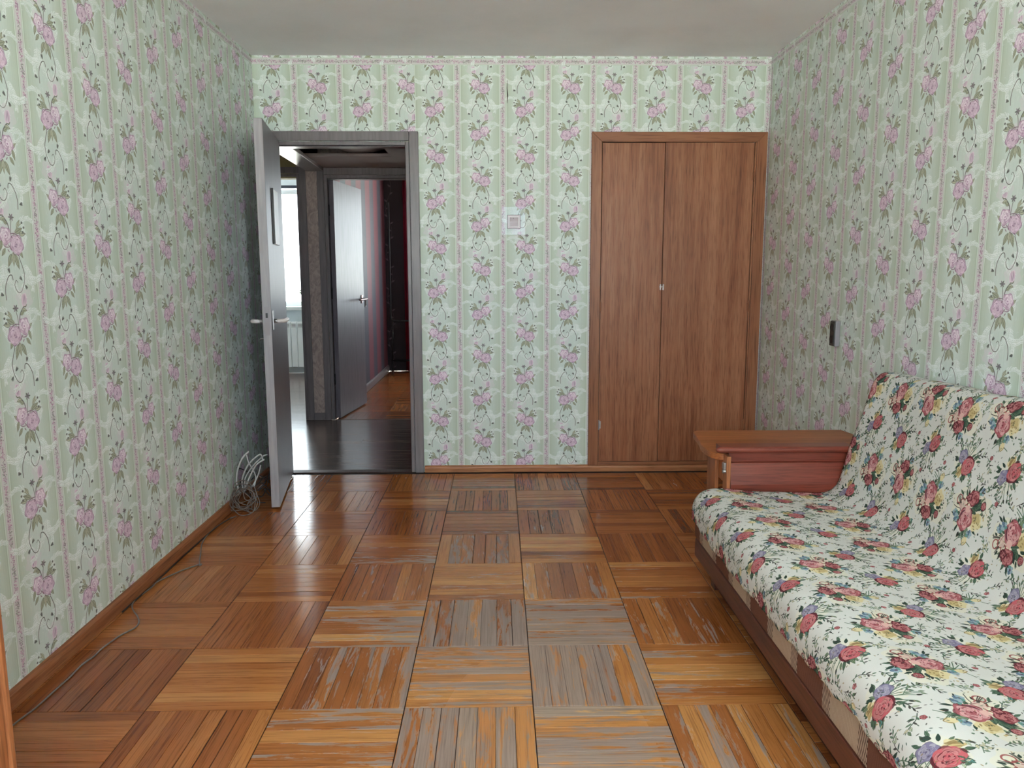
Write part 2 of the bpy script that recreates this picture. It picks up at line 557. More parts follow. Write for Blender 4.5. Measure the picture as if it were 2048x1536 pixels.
def paint_throw():
    W_, H_ = 0.4, 0.28
    cv = Canvas(W_, H_, 1200, 840, (208, 209, 205))
    RD, RM, RL = (92, 40, 48), (132, 66, 72), (180, 118, 118)
    PKL, PKM, PKD = (202, 154, 154), (168, 98, 104), (116, 48, 58)
    YL, YO, YD = (214, 202, 160), (190, 170, 122), (142, 122, 84)
    BL, BD = (146, 168, 180), (92, 114, 136)
    LI, LD = (152, 148, 164), (90, 86, 106)
    G1, G2, G3, DK = (88, 112, 92), (122, 140, 112), (56, 76, 66), (66, 64, 60)
    TL = (98, 146, 142)

    def sprig(p, x, y, s, ang, n=4, col=DK):
        rq = random.Random(int(x * 1e4 + y * 1e3))
        c, q = math.cos(ang), math.sin(ang)
        R = lambda u, v: (x + (u * c - v * q) * s, y + (u * q + v * c) * s)
        p.stroke([R(-.5, 0), R(-.1, .12), R(.45, -.02)], .0018, rq.choice((col, G1, G3)), .9)
        for k in range(n):
            u = -.38 + k * .86 / n + rq.uniform(-.05, .05)
            sg = 1 if k % 2 else -1
            a2 = ang + sg * rq.uniform(.5, 1.2)
            o = R(u, .08 * (1 - abs(u)))
            kind = rq.random()
            L = s * rq.uniform(.16, .27)
            if kind < .45:
                p.leaf(o[0], o[1], L, L * .46, a2, rq.choice((G2, (206, 200, 170), G1, (190, 196, 172))), rq.choice((DK, G3, G1)))
            else:
                p.stroke([o, (o[0] + L * math.cos(a2), o[1] + L * math.sin(a2))], .0042, rq.choice((DK, G1, G3)), .9, 'leaf')

    def loops(p, x, y, s, col):
        for k in range(4):
            t = np.linspace(0, 6.0, 10)
            r = s * (.22 - .02 * k)
            cx, cy = x + s * (.34 * k - .4), y + s * .16 * (k % 2)
            p.stroke([(cx + r * math.cos(a), cy + r * 1.15 * math.sin(a)) for a in t], s * .075, col, .9)

    def large(ox, oy, sy, sd):
        p = Pen(cv, ox, oy, 1.22, 1.22 * sy)
        rs = random.Random(sd)
        for x, y, r in ((0, 0, .05), (.03, -.01, .045), (-.03, -.01, .04)):
            p.blob(x, y, r, r, (226, 218, 186), .35)
        for k in range(52):
            a = rs.uniform(0, 6.28)
            r = rs.uniform(.020, .052)
            p.leaf(r * math.cos(a), r * math.sin(a), rs.uniform(.010, .020), .006, a + rs.uniform(-.5, .5), rs.choice((G1, G2, G3, G3, DK)), (46, 62, 54))
        for k in range(7):
            a = rs.uniform(1.0, 2.4)
            p.stroke([(.01, .03), (.014 * math.cos(a) + .01, .05), (rs.uniform(-.02, .045), rs.uniform(.058, .078))], .0020, G1, .9)
        p.leaf(.012, .03, .03, .012, 1.3, G2, G1)
        p.blob(.020, .062, .008, .011, YL, 1, .1, 3)
        p.stroke([(.012, .064), (.02, .074), (.028, .062)], .002, YD, .9)
        # yellow cluster right
        p.blob(.034, .012, .019, .020, YL, 1, .12, 5)
        p.blob(.032, .004, .014, .012, YO, .9, .15, 4)
        for k in range(12):
            a, r = rs.uniform(0, 6.28), rs.uniform(.003, .016)
            p.stroke([(.034 + r * math.cos(a), .010 + r * math.sin(a)), (.034 + r * math.cos(a + .6), .010 + r * math.sin(a + .6))], .004, YD, .8, 'leaf')
        # greens in the middle
        p.leaf(.008, -.014, .032, .016, -.35, G1, G3)
        p.leaf(.010, -.018, .030, .015, -.9, G3, (40, 56, 50))
        p.leaf(.004, -.012, .024, .014, .3, G1, G3)
        # twigs and loops on the left
        loops(p, -.030, -.022, .040, (150, 84, 82))
        for k in range(6):
            a = rs.uniform(2.3, 4.0)
            p.stroke([(-.018, -.008), (-.018 + .022 * math.cos(a), -.008 + .022 * math.sin(a)), (-.018 + .042 * math.cos(a + .2), -.008 + .040 * math.sin(a + .2))], .0019, DK, .85)
        p.blob(-.026, -.010, .010, .014, (214, 190, 178), .9, .15, 5)
        p.stroke([(-.034, -.012), (-.026, .004), (-.018, -.010)], .0022, (150, 110, 110), .8)
        # red cluster bottom
        p.rose(.002, -.036, .0185, RL, RM, RD, sd + 3, .95, .3, RM)
        p.blob(-.014, -.034, .010, .010, RD, .8, .2, 5)
        p.rose(-.014, -.033, .009, RL, RD, RD, sd + 8)
        # pink rose
        p.rose(-.004, .016, .0235, PKL, PKM, PKD, sd + 1, 1.12, .2)
        p.blob(-.004, -.008, .009, .009, (218, 176, 170), 1, .1, 4)
        p.stroke([(-.024, .028), (-.022, .008), (-.012, -.004)], .005, (86, 44, 56), .8, 'leaf')
        # small bud and blue florets
        p.leaf(.036, -.03, .02, .012, 2.4, G1, G3)
        p.blob(.044, -.028, .0085, .0115, DK, .8, .06, 3)
        p.rose(.044, -.028, .0085, RL, RM, RD, sd + 5)
        for fx, fy in ((-.036, .022), (.026, .044), (.022, -.056), (-.046, .012)):
            for k in range(5):
                a = k * 1.256 + fx * 40
                p.blob(fx + .006 * math.cos(a), fy + .006 * math.sin(a), .0048, .0042, (BL, TL, BL, BD, BL)[k], .95, .1, 3)
            p.blob(fx, fy, .003, .003, BD if fy > 0 else LD, 1)
        p.leaf(.008, -.052, .022, .007, -1.2, G3, G3)
        p.leaf(.0, -.052, .018, .006, -2.0, G1, G3)
        for k in range(10):
            p.blob(rs.uniform(.045, .062), rs.uniform(-.02, .05), .0022, .0026, rs.choice((DK, G1, YO)), .9)

    def small(ox, oy, sy, sd):
        p = Pen(cv, ox, oy, 1.28, 1.28 * sy)
        rs = random.Random(sd)
        p.blob(0, 0, .036, .040, (226, 220, 190), .3)
        for k in range(11):
            a = rs.uniform(.5, 2.6)
            L = rs.uniform(.03, .058)
            e = (L * math.cos(a), .004 + L * math.sin(a))
            p.stroke([(0, .004), (e[0] * .5 + rs.uniform(-.004, .004), e[1] * .5), e], .0016, G1, .85)
            p.leaf(e[0], e[1], .011, .0045, a + rs.uniform(-.4, .4), rs.choice((G1, DK, G2)), G3)
        for k in range(34):
            a = rs.uniform(-3.9, .9)
            r = rs.uniform(.014, .036)
            p.leaf(r * math.cos(a), r * math.sin(a), .016, .006, a, rs.choice((G1, G2, G3)), G3)
        p.blob(-.008, -.024, .011, .014, YL, 1, .18, 5)
        p.blob(-.005, -.030, .007, .010, YO, .9, .2, 4)
        for k in range(7):
            p.stroke([(-.012 + rs.uniform(-.004, .012), -.014), (-.010 + rs.uniform(-.008, .01), -.036)], .0026, YD, .8, 'leaf')
        p.rose(-.016, .010, .0135, LI, (128, 122, 150), LD, sd, 1.25, .3)
        p.leaf(-.030, -.006, .016, .009, 2.4, G3, DK)
        p.rose(.011, -.008, .0185, RL, RM, RD, sd + 2, 1.2, .2, (190, 100, 106))
        p.stroke([(-.004, .008), (.008, .014), (.024, .010)], .005, RD, .85, 'leaf')
        p.leaf(.022, .012, .018, .008, .8, G1, G3)
        p.leaf(.024, -.022, .016, .008, -.6, TL, G3)

    for (x, y, sy, sd) in ((.10, .07, 1, 21), (.30, .085, -1, 44)):
        large(x, y, sy, sd)
    for (x, y, sy, sd) in ((.20, .215, 1, 60), (.40, .225, -1, 75)):
        small(x, y, sy, sd)
    pp = Pen(cv, 0, 0)
    rs = random.Random(5)
    for (x, y, a) in ((.105, .215, .9), (.30, .225, -.9), (.0, .09, 1.7), (.20, .10, 1.4), (.145, .255, .2), (.255, .165, 2.2), (.345, .165, .7),
                      (.05, .16, 2.4), (.10, .165, .3), (.30, .185, 2.8), (.205, .035, .6), (.005, .03, 2.4), (.20, .0, 2.0), (.0, .005, .8), (.0, .13, .5), (.395, .165, 1.9), (.25, .24, .4), (.05, .25, 2.7)):
        sprig(pp, x, y, .056, a, 8)
    for (x, y) in ((.105, .19), (.30, .25), (.19, .14), (.0, .14)):
        pp.rose(x, y, .0065, RL, RM, RD, int(x * 999))
    for k in range(230):
        x, y, a = rs.uniform(0, .4), rs.uniform(0, .28), rs.uniform(0, 6.28)
        pp.stroke([(x, y), (x + .007 * math.cos(a), y + .007 * math.sin(a))], .0026, rs.choice((DK, G1, G3, YD)), .7, 'leaf')
    # woven thread grain
    yy, xx = np.mgrid[0:cv.h, 0:cv.w]
    cv.a += ((((xx + yy) // 2) % 3 == 0) * -7.0 + rng.normal(0, 2.5, (cv.h, cv.w)))[..., None].astype(np.float32)
    return cv.image('throw_print')


def paint_vines():
    """dark wallpaper with pale vines in the far room, 0.53 m repeat"""
    cv = Canvas(.53, .53, 384, 384, (44, 34, 40))
    for c, (x0, sg) in enumerate(((.10, 1), (.36, -1))):
        p = Pen(cv, x0, 0, sg, 1)
        pts = [(.035 * math.sin(2 * math.pi * k / 16 * 1), .53 * k / 16) for k in range(17)]
        p.stroke(pts, .004, (96, 84, 90), .9)
        for k in range(6):
            y = .53 * (k + .5) / 6
            p.leaf(.03 * math.sin(2 * math.pi * y / .53), y, .05, .022, .6 + 1.9 * (k % 2), (104, 90, 98), (70, 58, 66))
    return cv.image('vine_print')


IMG_WALL = paint_wallpaper()
IMG_THROW = paint_throw()
IMG_VINE = paint_vines()


# ------------------------------------------------------------------ materials
def mat_print(name, img, rough=0.6, spec=0.35, bump_scale=(0, 0), bump_str=0.0, tint=None):
    k = NT(name, rough, spec)
    uv = k.n('ShaderNodeUVMap')
    im = k.n('ShaderNodeTexImage', image=img, extension='REPEAT', interpolation='Linear')
    k.l(uv.outputs['UV'], im.inputs['Vector'])
    col = im.outputs['Color']
    v = k.coord('Object', (1, 1, 1))
    big = k.noise(v, 1.3, 3)
    col = k.mix(k.math('MULTIPLY', big, 0.12), col, tint or S(196, 196, 180), 'MULTIPLY')
    k.color(col)
    if bump_str:
        mp = k.n('ShaderNodeMapping')
        mp.inputs['Scale'].default_value = (bump_scale[0], bump_scale[1], 1)
        k.l(uv.outputs['UV'], mp.inputs['Vector'])
        nz = k.noise(mp.outputs['Vector'], 1.0, 2, 0.6)
        sep = k.n('ShaderNodeRGBToBW')
        k.l(im.outputs['Color'], sep.inputs[0])
        k.bump(k.math('ADD', k.math('MULTIPLY', nz, 0.6), k.math('MULTIPLY', sep.outputs[0], 1.1)), bump_str, 0.0012)
    return k.m


M_WALL = mat_print('vinyl_wallpaper', IMG_WALL, 0.48, 0.4, (260, 6), 0.5)
M_THROW = mat_print('tapestry_cloth', IMG_THROW, 0.95, 0.1, (240, 170), 0.35, S(238, 238, 234))
M_VINE = mat_print('dark_vine_wallpaper', IMG_VINE, 0.6, 0.3)


def mat_plain(name, col, rough=0.5, spec=0.5, var=0.15, scale=6, dark=None, metal=0.0, bump=0.0, stretch=(1, 1, 1), bscale=60):
    k = NT(name, rough, spec)
    v = k.coord('Object', stretch)
    n1 = k.noise(v, scale, 4)
    d = dark or tuple(c * (1 - var * 1.6) for c in col[:3]) + (1,)
    l_ = tuple(min(1, c * (1 + var * .6)) for c in col[:3]) + (1,)
    k.color(k.ramp(n1, [(.25, d), (.55, col), (.85, l_)]))
    k.b.inputs['Metallic'].default_value = metal
    if bump:
        k.bump(k.noise(v, bscale, 3), bump, 0.002)
    return k.m


def mat_wood(name, c_dark, c_mid, c_light, axis='Z', rough=0.4, spec=0.5, fine=70, wide=7, bump=0.1):
    """veneer grain running along the axis"""
    k = NT(name, rough, spec)
    lo = {'X': (0.045, 1, 1), 'Y': (1, 0.045, 1), 'Z': (1, 1, 0.045)}[axis]
    v = k.coord('Object', lo)
    n1 = k.noise(v, fine, 3, 0.6)
    n2 = k.noise(v, wide, 4, 0.55, 1.2)
    n3 = k.noise(v, fine * 3.2, 2, 0.5)
    f = k.math('ADD', k.math('MULTIPLY', n1, 0.45), k.math('MULTIPLY', n2, 0.6))
    col = k.ramp(f, [(.36, c_dark), (.5, c_mid), (.66, c_light)])
    pores = k.ramp(n3, [(.32, (0.42, 0.36, 0.32, 1)), (.50, (1, 1, 1, 1))])
    col = k.mix(0.65, col, pores, 'MULTIPLY')
    k.color(col)
    if bump:
        k.bump(n1, bump, 0.0006)
    return k.m


M_CLOSET = mat_wood('walnut_veneer', S(118, 68, 43), S(152, 97, 66), S(170, 116, 84), 'Z', 0.42, 0.4)
M_CASING = mat_wood('orange_varnish_casing', S(126, 78, 50), S(146, 94, 64), S(160, 107, 75), 'Z', 0.4, 0.4, 40, 4)
M_CASING_X = mat_wood('orange_varnish_casing_head', S(126, 78, 50), S(146, 94, 64), S(160, 107, 75), 'X', 0.4, 0.4, 40, 4)
M_SKIRT_X = mat_wood('pine_skirting_back', S(150, 92, 58), S(176, 118, 78), S(190, 136, 96), 'X', 0.45, 0.4, 50, 5)
M_SKIRT_Y = mat_wood('pine_skirting_side', S(128, 76, 46), S(154, 98, 62), S(172, 116, 78), 'Y', 0.5, 0.35, 50, 5)
M_ARM = mat_wood('mahogany_armrest', S(94, 42, 30), S(120, 55, 41), S(136, 69, 53), 'X', 0.36, 0.5, 60, 6)
M_LEAF = mat_wood('cherry_table_leaf', S(140, 78, 38), S(166, 98, 54), S(182, 114, 68), 'X', 0.4, 0.45, 60, 6)
M_LEAF_Z = mat_wood('cherry_leg', S(130, 76, 42), S(156, 96, 58), S(172, 110, 70), 'Z', 0.42, 0.45, 60, 6)
M_RAIL = mat_wood('dark_brown_rail', S(66, 34, 26), S(88, 48, 36), S(104, 58, 44), 'Y', 0.4, 0.45, 60, 6)
M_PLINTH = mat_wood('dark_plinth', S(44, 24, 18), S(58, 32, 24), S(72, 42, 32), 'Y', 0.5, 0.4, 60, 6)
M_CABINET = mat_wood('honey_cabinet', S(150, 88, 50), S(180, 116, 74), S(198, 136, 92), 'Z', 0.4, 0.45, 50, 5)


def mat_paint(name, base, rough=0.32, chips=True):
    k = NT(name, rough, 0.5)
    v = k.coord('Object', (1, 1, 1))
    vs = k.coord('Object', (1, 1, 0.08))
    brush = k.noise(vs, 60, 3, 0.6)
    d = tuple(c * 0.84 for c in base[:3]) + (1,)
    l_ = tuple(min(1, c * 1.14) for c in base[:3]) + (1,)
    col = k.ramp(brush, [(.3, d), (.5, base), (.72, l_)])
    if chips:
        c1 = k.noise(v, 34, 6, 0.7)
        c2 = k.noise(v, 3.0, 2)
        msk = k.ramp(k.math('ADD', c1, k.math('MULTIPLY', c2, .35)), [(.905, (0, 0, 0, 1)), (.93, (1, 1, 1, 1))])
        col = k.mix(msk, col, S(186, 182, 180))
    k.color(col)
    k.bump(brush, 0.25, 0.0012)
    return k.m


M_GREY = mat_paint('grey_gloss_paint', S(122, 117, 121), 0.30)
M_GREY_LEAF = mat_paint('grey_leaf_paint', S(104, 99, 105), 0.36, False)
M_GREY_LEAF2 = mat_paint('satin_leaf_paint', S(112, 107, 116), 0.42, False)
M_GREY_LEAF2.node_tree.nodes['Principled BSDF'].inputs['Specular IOR Level'].default_value = 0.27
M_GREY_EDGE = mat_paint('worn_leaf_edge_paint', S(156, 153, 158), 0.45)
M_CEIL = mat_plain('ceiling_whitewash', S(234, 235, 238), 0.9, 0.2, 0.05, 2.5, None, 0, 0.08, (1, 1, 1), 90)
M_WHITE = mat_plain('white_enamel', S(226, 228, 230), 0.3, 0.5, 0.03)
M_PLASTIC = mat_plain('white_plastic', S(224, 218, 218), 0.3, 0.5, 0.04)
M_SWITCH = mat_plain('aged_switch_plastic', S(196, 186, 196), 0.3, 0.5, 0.05)
M_METAL = mat_plain('worn_steel', S(188, 186, 186), 0.32, 0.5, 0.15, 30, None, 0.85)
M_BRASS = mat_plain('bronze_handle', S(120, 84, 80), 0.3, 0.5, 0.15, 30, None, 0.6)
M_BLACK = mat_plain('black_plastic', S(28, 26, 26), 0.4, 0.5, 0.1)
M_BLACKM = mat_plain('black_enamel_tube', S(22, 20, 22), 0.35, 0.5, 0.1)
M_SOCKET = mat_plain('grey_socket_plastic', S(150, 146, 150), 0.35, 0.5, 0.08)
M_SOCKETF = mat_plain('dark_socket_face', S(64, 62, 58), 0.4, 0.5, 0.12, 40)
M_OLIVE = mat_plain('olive_wall_paint', S(168, 160, 118), 0.7, 0.3, 0.1, 3)
M_HALLC = mat_plain('hall_ceiling_board', S(176, 166, 166), 0.6, 0.3, 0.1, 3, None, 0, 0.15)
M_DARKWALL = mat_plain('unpainted_dark_wall', S(92, 88, 90), 0.8, 0.2, 0.1)
M_PALEWALL = mat_plain('pale_kitchen_wall', S(222, 230, 236), 0.8, 0.2, 0.06)
M_REDCUR = mat_plain('dark_red_curtain', S(112, 26, 44), 0.85, 0.1, 0.2, 8)
M_CABLE = mat_plain('grey_cable_sheath', S(124, 112, 104), 0.5, 0.4, 0.2, 40)
M_CABLEW = mat_plain('white_cable_sheath', S(196, 196, 196), 0.4, 0.5, 0.08, 40)
M_CABLEB = mat_plain('black_cable_sheath', S(40, 34, 34), 0.5, 0.4, 0.2, 40)
M_BED = mat_plain('dark_glue_bed', S(52, 30, 20), 0.8, 0.2, 0.2, 8)
M_SLAB = mat_plain('concrete_slab', S(70, 60, 54), 0.9, 0.2, 0.1)
M_GROUND = mat_plain('pale_bounce_ground', S(196, 194, 184), 0.95, 0.1, 0.08, 0.2)
M_NAVY = mat_plain('dark_navy_band', S(46, 52, 66), 0.5, 0.4, 0.1)
M_PLANT = mat_plain('plant_leaf', S(104, 140, 78), 0.5, 0.4, 0.2, 30)
M_POT = mat_plain('clay_pot', S(160, 100, 72), 0.7, 0.3, 0.1)


def mat_glass(name, rough=0.02, f=0.07, tint=(0.97, 0.99, 1.0, 1)):
    m = bpy.data.materials.new(name)
    m.use_nodes = True
    t = m.node_tree
    t.nodes.clear()
    out = t.nodes.new('ShaderNodeOutputMaterial')
    mx = t.nodes.new('ShaderNodeMixShader')
    tr = t.nodes.new('ShaderNodeBsdfTransparent')
    gl = t.nodes.new('ShaderNodeBsdfGlossy')
    tr.inputs[0].default_value = tint
    gl.inputs['Roughness'].default_value = rough
    mx.inputs[0].default_value = f
    t.links.new(tr.outputs[0], mx.inputs[1])
    t.links.new(gl.outputs[0], mx.inputs[2])
    t.links.new(mx.outputs[0], out.inputs['Surface'])
    return m


M_GLASS = mat_glass('window_glass')
M_CLEAR = mat_glass('clear_acrylic', 0.3, 0.03, (0.96, 0.97, 0.99, 1))


def mat_parquet(name, warm=1.0, worn=True, rough0=0.20):
    """strip grain along UV u (metres), tone per strip from the colour attribute, worn grey patches where the varnish is gone"""
    k = NT(name, 0.25, 0.5)
    uv = k.n('ShaderNodeUVMap')
    at = k.n('ShaderNodeAttribute', attribute_name='tone')
    sep = k.n('ShaderNodeSeparateColor')
    k.l(at.outputs['Color'], sep.inputs[0])
    r, g, b = sep.outputs[0], sep.outputs[1], sep.outputs[2]
    off = k.n('ShaderNodeCombineXYZ')
    k.l(k.math('MULTIPLY', r, 37.0), off.inputs[0])
    k.l(k.math('MULTIPLY', g, 53.0), off.inputs[1])
    k.l(k.math('MULTIPLY', r, 11.0), off.inputs[2])

    def vec(sx, sy):
        mp = k.n('ShaderNodeMapping')
        mp.inputs['Scale'].default_value = (sx, sy, 1)
        k.l(uv.outputs['UV'], mp.inputs['Vector'])
        ad = k.n('ShaderNodeVectorMath', operation='ADD')
        k.l(mp.outputs[0], ad.inputs[0])
        k.l(off.outputs[0], ad.inputs[1])
        return ad.outputs[0]
    streak = k.noise(vec(5, 190), 1.0, 4, 0.6, 0.3)
    fig = k.noise(vec(2.2, 26), 1.0, 3, 0.55, 1.0)
    ring = k.math('FRACT', k.math('MULTIPLY', fig, 6.0))
    ringm = k.ramp(ring, [(0.0, (.62, .55, .48, 1)), (.16, (1, 1, 1, 1)), (.9, (1, 1, 1, 1)), (1.0, (.62, .55, .48, 1))])
    base = k.ramp(r, [(0.0, S(124, 66, 33)), (.3, S(152, 88, 45)), (.65, S(174, 111, 60)), (1.0, S(196, 140, 86))])
    col = k.mix(k.math('MULTIPLY', g, 0.55), base, ringm, 'MULTIPLY')
    col = k.mix(0.75, col, k.ramp(streak, [(.30, (.34, .26, .20, 1)), (.5, (1, 1, 1, 1)), (.8, (1.12, 1.1, 1.06, 1))]), 'MULTIPLY')
    geo = k.n('ShaderNodeNewGeometry')
    if worn:
        wn = k.noise(vec(5.0, 42), 1.0, 6, 0.68, 0.5)
        zone = k.noise(geo.outputs['Position'], 1.7, 2, 0.5)
        sxyz = k.n('ShaderNodeSeparateXYZ')
        k.l(geo.outputs['Position'], sxyz.inputs[0])
        dx = k.math('DIVIDE', k.math('SUBTRACT', sxyz.outputs[0], 1.55), 0.95)
        dy = k.math('DIVIDE', k.math('ADD', sxyz.outputs[1], 2.9), 1.9)
        walk = k.math('SUBTRACT', 1.0, k.math('ADD', k.math('MULTIPLY', dx, dx), k.math('MULTIPLY', dy, dy)), clamp=True)
        amt = k.math('ADD', k.math('ADD', k.math('MULTIPLY', wn, 1.05), k.math('MULTIPLY', k.math('SUBTRACT', b, 0.12), 0.30)),
                     k.math('ADD', k.math('MULTIPLY', walk, 0.25), k.math('MULTIPLY', zone, 0.22)))
        mask = k.ramp(amt, [(.93, (0, 0, 0, 1)), (1.13, (1, 1, 1, 1))])
        greyed = k.mix(0.65, S(146, 138, 134), k.ramp(streak, [(.3, (.5, .46, .44, 1)), (.6, (1, 1, 1, 1))]), 'MULTIPLY')
        # paler and yellower towards the middle of the floor
        yellow_amt = k.math('MULTIPLY', walk, 0.65, clamp=True)
        col = k.mix(yellow_amt, col, k.mix(1.0, col, (1.30, 1.62, 1.62, 1), 'MULTIPLY'))
        col = k.mix(k.math('MULTIPLY', mask, 0.78), col, greyed)
        k.rough(k.math('ADD', rough0, k.math('ADD', k.math('MULTIPLY', mask, 0.30), k.math('MULTIPLY', walk, 0.16))))
    else:
        k.b.inputs['Roughness'].default_value = rough0
    if warm != 1.0:
        col = k.mix(1.0, col, (warm, warm * .95, warm, 1), 'MULTIPLY')
    k.color(col)
    k.bump(streak, 0.22, 0.0006)
    return k.m


M_PARQ = mat_parquet('varnished_oak_parquet', 1.0, True, 0.13)
M_PARQ2 = mat_parquet('bedroom_oak_parquet', 0.8, False, 0.22)


def mat_laminate():
    k = NT('dark_laminate', 0.16, 0.5)
    uv = k.n('ShaderNodeUVMap')
    mp = k.n('ShaderNodeMapping')
    mp.inputs['Scale'].default_value = (2.5, 60, 1)
    k.l(uv.outputs['UV'], mp.inputs['Vector'])
    n1 = k.noise(mp.outputs[0], 1.0, 5, 0.6, 0.6)
    mp2 = k.n('ShaderNodeMapping')
    mp2.inputs['Scale'].default_value = (1.2, 9, 1)
    k.l(uv.outputs['UV'], mp2.inputs['Vector'])
    n2 = k.noise(mp2.outputs[0], 1.0, 3, 0.6)
    f = k.math('ADD', k.math('MULTIPLY', n1, .6), k.math('MULTIPLY', n2, .45))
    k.color(k.ramp(f, [(.34, S(60, 50, 48)), (.52, S(96, 82, 77)), (.7, S(126, 110, 102))]))
    k.rough(k.math('ADD', 0.12, k.math('MULTIPLY', n1, 0.16)))
    k.bump(n1, 0.18, 0.0008)
    return k.m


M_LAM = mat_laminate()


def mat_stripes():
    k = NT('red_grey_striped_wallpaper', 0.55, 0.35)
    v = k.coord('Object', (1, 1, 1))
    sx = k.n('ShaderNodeSeparateXYZ')
    k.l(v, sx.inputs[0])
    fr = k.math('FRACT', k.math('DIVIDE', k.math('SUBTRACT', sx.outputs[1], 3.03), 0.535))
    st = k.ramp(fr, [(0.0, S(122, 70, 80)), (.545, S(122, 70, 80)), (.55, S(76, 78, 90)), (.995, S(76, 78, 90))])
    n1 = k.noise(v, 40, 3)
    k.color(k.mix(k.math('MULTIPLY', n1, .35), st, S(190, 180, 184), 'MULTIPLY'))
    return k.m


def mat_beige():
    k = NT('beige_scroll_wallpaper', 0.6, 0.3)
    v = k.coord('Object', (1, 1, 0.6), (0, 0.7, 0))
    n1 = k.noise(v, 22, 4, 0.6, 2.0)
    k.color(k.ramp(n1, [(.35, S(158, 144, 140)), (.5, S(178, 163, 158)), (.62, S(192, 178, 172))]))
    k.bump(n1, 0.3, 0.002)
    return k.m


M_STRIPE = mat_stripes()
M_BEIGE = mat_beige()


def mat_weave(name, c1, c2, sc=(900, 260, 900)):
    k = NT(name, 0.95, 0.1)
    v = k.coord('Object', sc)
    n1 = k.noise(v, 1.0, 2)
    w = k.n('ShaderNodeTexWave', wave_type='BANDS', bands_direction='Y')
    k.l(k.coord('Object', (1, 1, 1)), w.inputs['Vector'])
    w.inputs['Scale'].default_value = 75
    w.inputs['Distortion'].default_value = 0.6
    f = k.math('ADD', k.math('MULTIPLY', n1, .5), k.math('MULTIPLY', w.outputs['Fac'], .5))
    k.color(k.ramp(f, [(.3, c1), (.7, c2)]))
    k.bump(f, 0.5, 0.001)
    return k.m


M_BROWNF = mat_weave('brown_ribbed_fabric', S(92, 58, 46), S(128, 88, 72))
M_BEIGEF = mat_weave('beige_ribbed_fabric', S(150, 128, 108), S(192, 174, 154))


def mat_diag():
    k = NT('diagonal_braid_fabric', 0.95, 0.1)
    v = k.coord('Object', (1, 1, 1))
    s = k.n('ShaderNodeSeparateXYZ')
    k.l(v, s.inputs[0])
    f = k.math('FRACT', k.math('MULTIPLY', k.math('ADD', s.outputs[2], k.math('MULTIPLY', s.outputs[1], -1.6)), 58.0))
    k.color(k.ramp(f, [(.0, S(60, 40, 34)), (.30, S(60, 40, 34)), (.36, S(178, 156, 138)), (.94, S(178, 156, 138)), (1.0, S(60, 40, 34))]))
    return k.m


M_DIAG = mat_diag()


# ------------------------------------------------------------------ room shell
def panel_uv(name, quads, mat, label, cat='wall', parent=None, kind='structure'):
    """quads: list of (4 corners, 4 uvs); a wall face sheet of thickness given by extra solid faces"""
    me = bpy.data.meshes.new(name)
    vs, fs, uvs = [], [], []
    for cs, us in quads:
        b = len(vs)
        vs += [tuple(c) for c in cs]
        fs.append(tuple(range(b, b + len(cs))))
        uvs += us
    me.from_pydata(vs, [], fs)
    uvl = me.uv_layers.new(name='UVMap')
    for i, u in enumerate(uvs):
        uvl.data[i].uv = u
    me.materials.append(mat)
    ob = bpy.data.objects.new(name, me)
    link_parent(ob, parent)
    if parent is None:
        tag(ob, label, cat, None, kind)
    return ob


def solid_wall(name, boxes, facing, uvf, mat, label, side_mat=None):
    """boxes (x0,x1,y0,y1,z0,z1, region); room face gets uvs from uvf(point, region)"""
    me = bpy.data.meshes.new(name)
    vs, fs, uvs, mi = [], [], [], []
    F = ((0, 3, 2, 1), (4, 5, 6, 7), (0, 1, 5, 4), (1, 2, 6, 5), (2, 3, 7, 6), (3, 0, 4, 7))
    NRM = ('-Z', '+Z', '-Y', '+X', '+Y', '-X')
    for bxx in boxes:
        x0, x1, y0, y1, z0, z1 = bxx[:6]
        reg = bxx[6] if len(bxx) > 6 else 0
        c = ((x0, y0, z0), (x1, y0, z0), (x1, y1, z0), (x0, y1, z0), (x0, y0, z1), (x1, y0, z1), (x1, y1, z1), (x0, y1, z1))
        b = len(vs)
        vs += c
        for f, nn in zip(F, NRM):
            fs.append(tuple(b + i for i in f))
            mi.append(0 if nn == facing else 1)
            uvs += [uvf(c[i], reg) if nn == facing else (0, 0) for i in f]
    me.from_pydata(vs, [], fs)
    uvl = me.uv_layers.new(name='UVMap')
    for i, u in enumerate(uvs):
        uvl.data[i].uv = u
    me.materials.append(mat)
    me.materials.append(side_mat or M_DARKWALL)
    for p, i in zip(me.polygons, mi):
        p.material_index = i
    ob = bpy.data.objects.new(name, me)
    COL.objects.link(ob)
    return tag(ob, label, 'wall', None, 'structure')


V0 = .198
uv_left = lambda p, r: ((p[1] + 2.04) / .2695 * .5, (p[2] - 1.881 + V0) / .532)
uv_right = lambda p, r: ((-p[1] - 1.369) / .270 * .5, (p[2] - 1.811 + V0) / .532)


def uv_back(p, r):
    anchor, z = {0: (1.195, 2.326), 1: (.241, 2.326), 2: (2.245, 2.326)}[r]
    per = .2675 if r == 0 else .2645
    sh = 0.0 if r == 0 else (0.0 if r == 1 else 0.5)
    return ((p[0] - anchor) / per * .5 + sh, (p[2] - z + V0) / .532)


